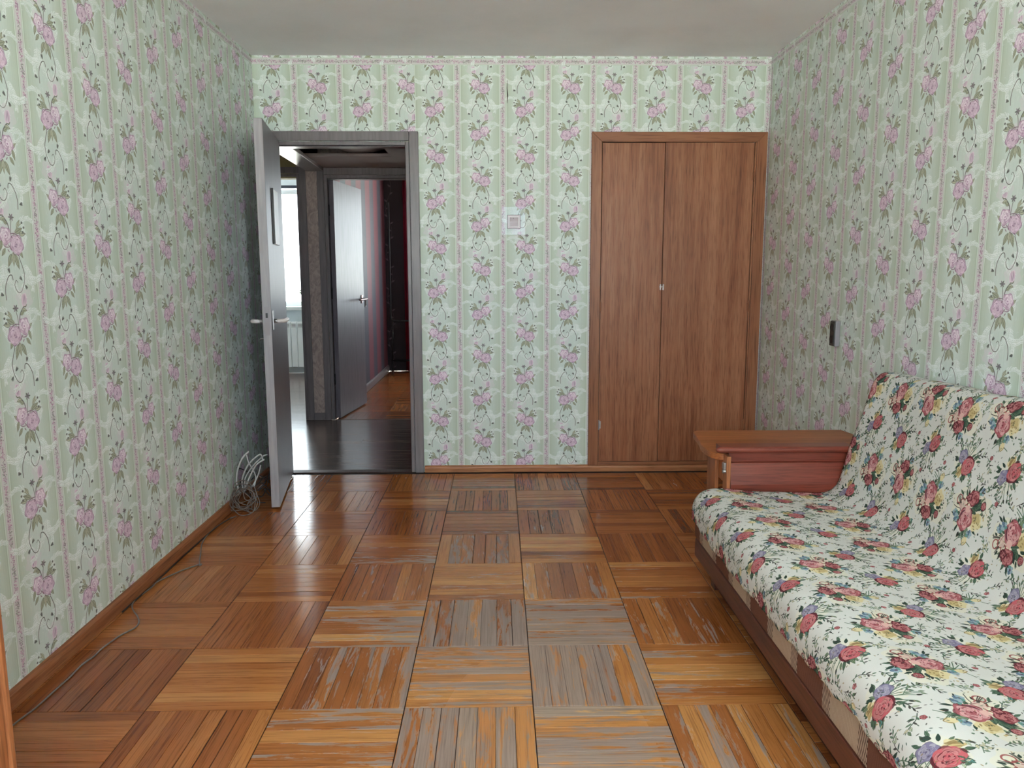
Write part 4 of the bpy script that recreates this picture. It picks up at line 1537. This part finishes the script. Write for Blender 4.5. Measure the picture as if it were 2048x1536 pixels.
me.materials.append(M_THROW)
for p in me.polygons:
    p.use_smooth = True
throw = bpy.data.objects.new('throw', me)
throw.location = base
COL.objects.link(throw)
md = throw.modifiers.new('thick', 'SOLIDIFY')
md.thickness = .003
md.offset = -1
tag(throw, 'cream tapestry throw with rose bouquets draped over the sofa seat and back', 'throw')

# ------------------------------------------------------------------ cables by the left wall
co = thing('cable_coil', 'tangled coil of grey and white cables in the corner behind the open door', 'cable coil', (.10, -.78, 0))
rc = random.Random(4)


def wire(name, pts, r, mat, par, closed=False, seg=6):
    bm = bmesh.new()
    tube(bm, pts, r, seg, closed)
    return make(name, bm, mat, par, True)


for k in range(11):
    cx, cy, cz = .088 + rc.uniform(-.01, .012), -.78 + rc.uniform(-.05, .05), .070 + rc.uniform(-.01, .03)
    ax = Vector((rc.uniform(-.7, .4), -1, rc.uniform(-.2, .7))).normalized()
    e1 = ax.orthogonal().normalized()
    e2 = ax.cross(e1)
    rad = rc.uniform(.042, .072)
    pts = []
    for q in range(9):
        a = 2 * math.pi * q / 9
        rr = rad * (1 + rc.uniform(-.28, .28))
        p = Vector((cx, cy, cz)) + e1 * rr * math.cos(a) + e2 * rr * math.sin(a) + ax * rc.uniform(-.02, .02)
        p.x, p.z = max(p.x, .026), max(p.z, .004)
        pts.append(p)
    wire('cable_loop', catmull(pts, 5, True), .0023, M_CABLE, co, True)
for k in range(12):
    a0 = rc.uniform(0, 6.28)
    p0 = Vector((.10 + rc.uniform(-.05, .07), -.60 + rc.uniform(-.08, .10), .004 + rc.uniform(0, .12)))
    pts = [p0]
    for q in range(5):
        a0 += rc.uniform(-1.3, 1.3)
        p = pts[-1] + Vector((.035 * math.cos(a0), .030 * math.sin(a0), rc.uniform(-.04, .04)))
        p.x, p.z = min(max(p.x, .026), .17), min(max(p.z, .004), .20)
        p.y = min(p.y, -.46)
        pts.append(p)
    wire('black_cable', catmull(pts, 5), .0026, M_CABLEB, co)
for pl, r in (([(.045, .09), (.024, .145), (.030, .20), (.046, .245), (.072, .295), (.10, .322)], .0046),
              ([(.050, .085), (.040, .145), (.060, .204), (.095, .255), (.150, .300), (.160, .27)], .0046),
              ([(.055, .09), (.050, .15), (.078, .20), (.112, .24), (.160, .285), (.180, .292)], .0040),
              ([(.060, .10), (.085, .167), (.115, .222), (.142, .255), (.180, .278)], .0044),
              ([(.110, .12), (.118, .17), (.108, .21), (.090, .26), (.082, .30)], .0034),
              ([(.100, .12), (.130, .18), (.150, .24)], .0036)):
    yy = -.66 - rc.uniform(0, .06)
    wire('white_cable', catmull([(x, yy + .012 * math.sin(q * 1.3), z - .015) for q, (x, z) in enumerate(pl)], 6), r, M_CABLEW, co, False, 8)

fl = [(.065, -2.76), (.077, -2.667), (.08, -2.572), (.083, -2.491), (.081, -2.414), (.091, -2.357), (.09, -2.309), (.098, -2.253), (.109, -2.202), (.13, -2.155),
      (.127, -2.114), (.101, -2.063), (.061, -2.01), (.035, -1.964), (.0245, -1.916), (.026, -1.867), (.034, -1.791), (.032, -1.738), (.052, -1.684),
      (.083, -1.618), (.125, -1.557), (.140, -1.545), (.138, -1.56), (.112, -1.49), (.090, -1.42), (.050, -1.30), (.030, -1.19), (.026, -1.09), (.033, -1.01), (.048, -.93), (.07, -.88)]
fl = [(.13, -3.15), (.075, -2.95)] + fl
cb = wire('floor_cable', catmull([(x, y, .0038) for x, y in fl], 6), .0028, M_CABLE, None)
tag(cb, 'thin grey cable wandering along the left skirting board', 'cable')
cb2 = wire('floor_cable', catmull([(.0245, -2.02, .004), (.0250, -1.9, .004), (.0290, -1.75, .004), (.0250, -1.6, .004), (.0245, -1.35, .004), (.031, -1.05, .004), (.055, -.90, .004)], 6), .0030, M_CABLEB, None)
tag(cb2, 'dark cable tucked against the left skirting board near the coil', 'cable')

# ------------------------------------------------------------------ wooden cabinet at the left edge
cab = thing('wooden_cabinet', 'honey coloured wooden cabinet against the left wall at the photo edge', 'cabinet', (.19, -3.72, 0))
pbox('side_panel', cab, .022, .366, -3.222, -3.200, .0005, 1.55, M_CABINET, .006)
pbox('side_panel', cab, .022, .366, -4.222, -4.200, .0005, 1.55, M_CABINET, .006)
pbox('top_panel', cab, .022, .366, -4.199, -3.223, 1.528, 1.55, M_CABINET, .002)
pbox('back_panel', cab, .022, .032, -4.199, -3.223, .001, 1.527, M_CABINET, .001)
for y0, y1 in ((-4.197, -3.7115), (-3.7105, -3.225)):
    dd = pbox('door', cab, .346, .3645, y0, y1, .062, 1.526, M_CABINET, .003)
    bm = bmesh.new()
    yk = y1 - .04 if y0 < -4 else y0 + .04
    cyl(bm, (.365, yk, .85), (.385, yk, .85), .011, 12)
    make('knob', bm, M_METAL, dd, True)
pbox('kick_board', cab, .340, .350, -4.199, -3.223, .001, .060, M_CABINET, .001)

# ------------------------------------------------------------------ hall, kitchen and bedroom beyond the doorway
YH = 1.745


def boards(x0, x1, y0, y1, label, wid=.192, ln=1.28):
    fo = make('floor', bx(x0, x1, y0, y1, -.15, -.004), M_SLAB)
    tag(fo, label, 'floor', None, 'structure')
    rs = random.Random(int(y0 * 10))
    y = y0 + .001
    row = 0
    while y < y1 - .01:
        yb = min(y + wid, y1 - .001)
        x = x0 - (row * .47 % 1) * ln
        while x < x1:
            xa, xb = max(x, x0 + .001), min(x + ln, x1 - .001)
            if xb - xa > .03:
                me = bpy.data.meshes.new('laminate_board')
                bm = bx(xa + .0004, xb - .0004, y + .0004, yb - .0004, -.0035, rs.gauss(0, .00012))
                bm.to_mesh(me)
                bm.free()
                uvl = me.uv_layers.new(name='UVMap')
                o1, o2 = rs.uniform(0, 9), rs.uniform(0, 9)
                for lp_ in me.loops:
                    v = me.vertices[lp_.vertex_index].co
                    uvl.data[lp_.index].uv = (v.x - xa + o1, v.y - y + o2)
                me.materials.append(M_LAM)
                ob = bpy.data.objects.new('laminate_board', me)
                link_parent(ob, fo)
            x += ln
        y += wid
        row += 1
    return fo


def sbox(name, a, mat, label, cat='wall'):
    ob = make(name, bx(*a), mat)
    return tag(ob, label, cat, None, 'structure')


boards(-2.3, 1.7, .0685, YH - .001, 'dark glossy laminate floor of the hall')
boards(-3.0, -.10, YH + .0005, YK, 'dark laminate floor of the kitchen beyond the hall')
bf = make('floor', bx(.049, 3.0, YH + .0005, YB, -.15, -.006), M_SLAB)
tag(bf, 'oak parquet floor of the striped bedroom', 'floor', None, 'structure')
lay_panels(range(0, 6), range(-9, 0), (.050, 2.0, YH + .02, YB - .001), bf, M_PARQ2, 12, 0, .05 + .02, YH + .02)
make('threshold_strip', bx(.049, .86, YH + .001, YH + .019, -.005, .002), M_PLINTH, bf)

sbox('wall_hall_front', (-2.3, -.1205, .0005, .1, 0, RH), M_BEIGE, 'hall wall behind the left side of the papered room')
sbox('wall_hall_left', (-2.4, -2.3005, 0, YH + .1, 0, RH), M_BEIGE, 'end wall of the hall on the left')
sbox('wall_hall_right', (1.7, 1.8, .1005, YH + .1, 0, RH), M_BEIGE, 'end wall of the hall on the right')
KX0, KX1, BX0, BX1, HZ = -.98, -.203, .045, .860, 1.997
ob = make('wall_hall_back', bx(-2.3, KX0, YH, YH + .1, 0, RH), M_OLIVE)
tag(ob, 'olive hall wall around the kitchen doorway', 'wall', None, 'structure')
bm = bmesh.new()
box(bm, KX0, KX1, YH, YH + .1, HZ, RH)
make('lintel', bm, M_OLIVE, ob)
ob = make('wall_hall_middle', bx(KX1, BX0, YH, YH + .1, 0, RH), M_BEIGE)
tag(ob, 'narrow beige scroll papered pier between the kitchen and bedroom doorways', 'wall', None, 'structure')
make('skirting', bx(-.128, -.037, YH - .014, YH - .0005, .001, .062), M_GREY, ob, bevel=.002)
bm = bmesh.new()
box(bm, BX0, BX1, YH, YH + .1, HZ, RH)
box(bm, BX1, 1.7, YH, YH + .1, 0, RH)
ob = make('wall_hall_back', bm, M_BEIGE)
tag(ob, 'hall wall above and right of the bedroom doorway', 'wall', None, 'structure')

tk = thing('trim_5', 'dark grey casing of the kitchen doorway', 'door casing', (-.6, YH, 0), None, 'structure')
casing_set(tk, KX0, KX1, HZ + .012, .052, YH - .02, YH - .0005, M_GREY, YH + .11, True, True, .023)
tb = thing('trim_6', 'dark grey casing of the bedroom doorway', 'door casing', (.45, YH, 0), None, 'structure')
casing_set(tb, BX0, BX1, HZ, .056, YH - .02, YH - .0005, M_GREY, YH + .11, True, True, .024)

# low storage loft over the hall with a loose sagging hatch
loft = thing('hall_loft', 'low board ceiling of a storage loft over the hall with a sagging hatch', 'loft', (.8, .9, 2.08), None, 'structure')
bm = bmesh.new()
hx0, hx1, hy0, hy1 = .02, .655, .32, 1.105
for a in ((-.02, hx0, .101, YH - .001), (hx1, 1.699, .101, YH - .001), (hx0, hx1, .101, hy0), (hx0, hx1, hy1, YH - .001)):
    box(bm, a[0], a[1], a[2], a[3], 2.082, 2.104)
make('loft_board', bm, M_HALLC, loft)
bm = bmesh.new()
nx = 24
rows = []
for j, y in enumerate((hy0 - .05, hy1 + .015)):
    rows.append([])
    for i in range(nx + 1):
        f = i / nx
        x = .15 + f * (hx1 - .16)
        z = 2.1055 + (abs(f - .55) / .55) ** 2.0 * (.10 if f < .55 else .06)
        rows[j].append(bm.verts.new((x, y, z)))
for i in range(nx):
    bm.faces.new([rows[0][i], rows[0][i + 1], rows[1][i + 1], rows[1][i]])
ht = make('hatch_sheet', bm, M_HALLC, loft, True)
sm_ = ht.modifiers.new('thick', 'SOLIDIFY')
sm_.thickness = .004
sm_.offset = 1
bm = bmesh.new()
prism(bm, [(-.118, YH - .001, 2.052), (.020, YH - .001, 2.052), (.100, .101, 2.052), (-.050, .101, 2.052)], (0, 0, .0295))
make('loft_beam', bm, M_GREY, loft, bevel=.002)
bm = bmesh.new()
box(bm, -.045, -.025, .101, YH - .001, 2.105, RH - .001)
make('loft_side', bm, M_DARKWALL, loft)

sbox('ceiling', (-3.1, 3.1, .1005, 5.2, RH, RH + .15), M_CEIL, 'ceiling over the hall, kitchen and bedroom', 'ceiling')
# kitchen
sbox('wall_kitchen_left', (-3.1, -3.0005, YH + .1005, YK + .2, 0, RH), M_PALEWALL, 'pale left wall of the kitchen')
sbox('wall_kitchen_right', (-.10, -.021, YH + .1005, YK + .2, 0, RH), M_PALEWALL, 'pale wall between the kitchen and the bedroom')
sbox('wall_kitchen_front', (-3.0, -2.3005, YH, YH + .1, 0, RH), M_PALEWALL, 'kitchen wall beside the hall')
bm = bmesh.new()
k0, k1, kz0, kz1 = WIN_KIT
for a in ((-3.0, k0, YK, YK + .2, 0, RH), (k1, -.1005, YK, YK + .2, 0, RH), (k0, k1, YK, YK + .2, 0, kz0), (k0, k1, YK, YK + .2, kz1 + .035, RH)):
    box(bm, *a)
ob = make('wall_kitchen_back', bm, M_PALEWALL)
tag(ob, 'pale kitchen window wall', 'wall', None, 'structure')


def window(name, label, x0, x1, z0, z1, y, wall_d, inward, lights=2):
    """white framed window set in a wall opening; inward = direction of the room (+1 or -1 in y)"""
    wn = thing(name, label, 'window', ((x0 + x1) / 2, y, z0), None, 'structure')
    fw = .055
    ya, yb = y - .03, y + .03
    for a in ((x0, x0 + fw, z0, z1), (x1 - fw, x1, z0, z1), (x0 + fw, x1 - fw, z0, z0 + fw), (x0 + fw, x1 - fw, z1 - fw, z1)):
        make('frame', bx(a[0] + .0005, a[1] - .0005, ya, yb, a[2] + .0005, a[3] - .0005), M_WHITE, wn, bevel=.004)
    w = (x1 - x0 - 2 * fw) / lights
    for k in range(lights):
        xa = x0 + fw + k * w
        if k:
            make('mullion', bx(xa - .03, xa + .03, ya, yb, z0 + fw, z1 - fw), M_WHITE, wn, bevel=.004)
        make('pane', bx(xa + (.031 if k else .001), xa + w - (.031 if k < lights - 1 else .001), y - .003, y + .003, z0 + fw, z1 - fw), M_GLASS, wn)
    return wn


wk = window('window_2', 'bright kitchen window above the white radiator', k0, k1, kz0, kz1, YK + .12, .2, -1)
make('sill', bx(k0 - .05, k1 + .05, YK - .10, YK + .08, kz0 - .045, kz0 - .0005), M_WHITE, wk, bevel=.006)
make('head_band', bx(k0, k1, YK - .045, YK - .0005, kz1 + .002, kz1 + .036), M_NAVY, wk, bevel=.003)  # dark navy strip just above the kitchen window

rad = thing('radiator', 'white sectional radiator under the kitchen window', 'radiator', (-1.2, 4.70, 0))
for k in range(11):
    x = -1.62 + k * .078
    rs_ = pbox('radiator_section', rad, x + .0015, x + .0765, 4.660, 4.735, .085, .640, M_WHITE, .010)
    bm = bmesh.new()
    for q in range(3):
        box(bm, x + .014, x + .064, 4.6565, 4.6598, .575 + q * .016, .583 + q * .016)
    make('grille_slots', bm, M_SOCKET, rs_)
bm = bmesh.new()
cyl(bm, (-1.66, 4.70, .12), (-.72, 4.70, .12), .014, 10)
cyl(bm, (-1.64, 4.70, .12), (-1.64, 4.70, .001), .011, 10)
make('supply_pipe', bm, M_WHITE, rad, True)

pl = thing('potted_plant', 'small green potted plant on the kitchen window sill', 'plant', (-.86, 4.755, kz0))
bm = bmesh.new()
tube(bm, [(-.86, 4.755, kz0 + .0005), (-.86, 4.755, kz0 + .07)], [.032, .045], 14)
make('pot', bm, M_POT, pl)
rp = random.Random(2)
for k in range(9):
    a = math.pi + rp.uniform(-1.7, 1.7)
    L = rp.uniform(.08, .16)
    p0 = Vector((-.86, 4.755, kz0 + .07))
    p1 = p0 + Vector((L * .5 * math.cos(a), -abs(L * .15 * math.sin(a)), L * .75))
    p2 = p0 + Vector((L * math.cos(a), -abs(L * .25 * math.sin(a)), L * .70))
    bm = bmesh.new()
    cc = catmull([p0, p1, p2], 5)
    tube(bm, cc, [.002 + .011 * math.sin(math.pi * q / (len(cc) - 1)) for q in range(len(cc))], 6)
    bmesh.ops.scale(bm, vec=(1, .35, 1), verts=bm.verts, space=Matrix.Translation(-p0))
    make('plant_leaf', bm, M_PLANT, pl, True)

# bedroom
sbox('wall_bedroom_left', (-.0205, .048, YH + .1005, YB + .2, 0, RH), M_STRIPE, 'bedroom wall in broad red and grey vertical stripes')
sbox('wall_bedroom_right', (3.0, 3.1, YH, YB + .2, 0, RH), M_STRIPE, 'right wall of the bedroom')
sbox('wall_bedroom_front', (1.8005, 3.0, YH, YH + .1, 0, RH), M_STRIPE, 'bedroom wall beside the hall')
b0, b1, bz0, bz1 = WIN_BED
quads_box = [(.049, b0, YB, YB + .2, 0, RH), (b1, 2.9995, YB, YB + .2, 0, RH), (b0, b1, YB, YB + .2, 0, bz0), (b0, b1, YB, YB + .2, bz1, RH)]
ob = solid_wall('wall_bedroom_back', quads_box, '-Y', lambda p, r: (p[0] / .53, p[2] / .53), M_VINE, 'dark vine patterned wall at the far end of the bedroom')
window('window_3', 'bedroom window out of sight behind the wall', b0, b1, bz0, bz1, YB + .12, .2, -1)
skirting('baseboard_bedroom', (.048, YH + .12, .001), (.048, YB, .001), (1, 0, 0), .075, .018, M_GREY, 'grey skirting board under the striped bedroom wall')
cu = thing('curtain', 'dark red curtain hanging beside the bedroom window', 'curtain', (.42, 4.86, 0))
bm = bmesh.new()
n = 30
pts = [(.285 + .30 * k / n, 4.865 + .018 * math.sin(k * 1.35)) for k in range(n + 1)]
prev = None
for x, y in pts:
    a, b = bm.verts.new((x, y, .012)), bm.verts.new((x, y, 2.42))
    if prev:
        bm.faces.new([prev[0], a, b, prev[1]])
    prev = (a, b)
make('curtain_cloth', bm, M_REDCUR, cu, True).modifiers.new('thick', 'SOLIDIFY').thickness = .003
bm = bmesh.new()
cyl(bm, (.22, 4.87, 2.43), (2.7, 4.87, 2.43), .011, 10)
make('curtain_rod', bm, M_BLACKM, cu, True)

# black tubular stand in the dark far corner
st = thing('tubular_stand', 'black tubular clothes stand in the dark corner of the bedroom', 'clothes stand', (.30, 4.70, 0))
bm = bmesh.new()
tube(bm, catmull([(.130, 4.72, 2.05), (.130, 4.72, 1.4), (.130, 4.72, .72), (.142, 4.72, .665), (.19, 4.72, .645), (.60, 4.72, .645)], 6), .011, 10)
make('upper_tube', bm, M_BLACKM, st, True)
bm = bmesh.new()
tube(bm, [(.150, 4.62, .001), (.150, 4.62, .165)], .014, 10)
make('foot', bm, M_BLACKM, st, True)
bm = bmesh.new()
tube(bm, [(.135, 4.62, .172), (.70, 4.62, .172)], .010, 10)
make('lower_rail', bm, M_BLACKM, st, True)
bm = bmesh.new()
tube(bm, [(.60, 4.72, .001), (.60, 4.72, 2.05)], .011, 10)
make('upright', bm, M_BLACKM, st, True)
bm = bmesh.new()
tube(bm, [(.150, 4.62, .172), (.150, 4.72, .645)], .008, 8)
make('brace', bm, M_BLACKM, st, True)

# bedroom door, opened into the bedroom
h0 = Vector((.087, 1.772, 0))
e0 = Vector((.181, 2.545, 0))
u2 = (e0 - h0).normalized()
n2 = Vector((u2.y, -u2.x, 0))
L2 = (e0 - h0).length
door2 = thing('door_2', 'pale glossy bedroom door opened inwards beside the striped wall', 'door', (.087, 1.772, .012), None, 'structure')


def d2b(u0, u1, a, b, z0, z1):
    bm = bmesh.new()
    P = lambda u, n: h0 + u2 * u + n2 * n + Vector((0, 0, z0))
    prism(bm, [P(u0, a), P(u1, a), P(u1, b), P(u0, b)], (0, 0, z1 - z0))
    return bm


make('leaf', d2b(0, L2, -.038, 0, .012, 1.988), M_GREY_LEAF2, door2, bevel=.002)
pt = make('handle_plate', d2b(L2 - .10, L2 - .06, .0003, .007, .955, 1.03), M_BRASS, door2, bevel=.002)
bm = bmesh.new()
P2f = lambda u, n, z: h0 + u2 * u + n2 * n + Vector((0, 0, z))
tube(bm, catmull([P2f(L2 - .08, .006, .995), P2f(L2 - .08, .035, .995), P2f(L2 - .10, .055, .995), P2f(L2 - .32, .052, .993)], 5), [.009] * 15 + [.005], 10)
make('handle_lever', bm, M_BRASS, pt, True)
for z in (.30, 1.02, 1.70):
    bm = bmesh.new()
    cyl(bm, (.048, 1.768, z), (.048, 1.768, z + .09), .006, 10)
    make('hinge', bm, M_BLACK, door2, True)
sw2 = thing('wall_switch', 'small dark switch on the striped bedroom wall', 'light switch', (.048, 3.385, .925))
pbox('switch_plate', sw2, .0485, .056, 3.350, 3.425, .880, .965, M_SOCKET, .002)
pbox('switch_key', sw2, .0562, .061, 3.362, 3.412, .892, .953, M_BLACK, .002)

# ------------------------------------------------------------------ the room's own window behind the viewpoint, ground outside
w1 = window('window_1', 'wide white framed window lighting the papered room', *WIN_ROOM, RBACK - .18, .3, 1, 3)
make('sill', bx(WIN_ROOM[0] - .06, WIN_ROOM[1] + .06, RBACK - .14, RBACK + .12, .758, .7995), M_WHITE, w1, bevel=.006)
bm = bmesh.new()
bmesh.ops.create_circle(bm, cap_ends=True, cap_tris=False, segments=48, radius=400)
bmesh.ops.translate(bm, verts=bm.verts, vec=(0, 0, -12))
gr = make('ground', bm, M_GROUND)  # unseen; made pale so it bounces light up to the ceiling
tag(gr, 'unseen ground far below the windows, made pale to bounce light indoors', 'ground', None, 'structure')
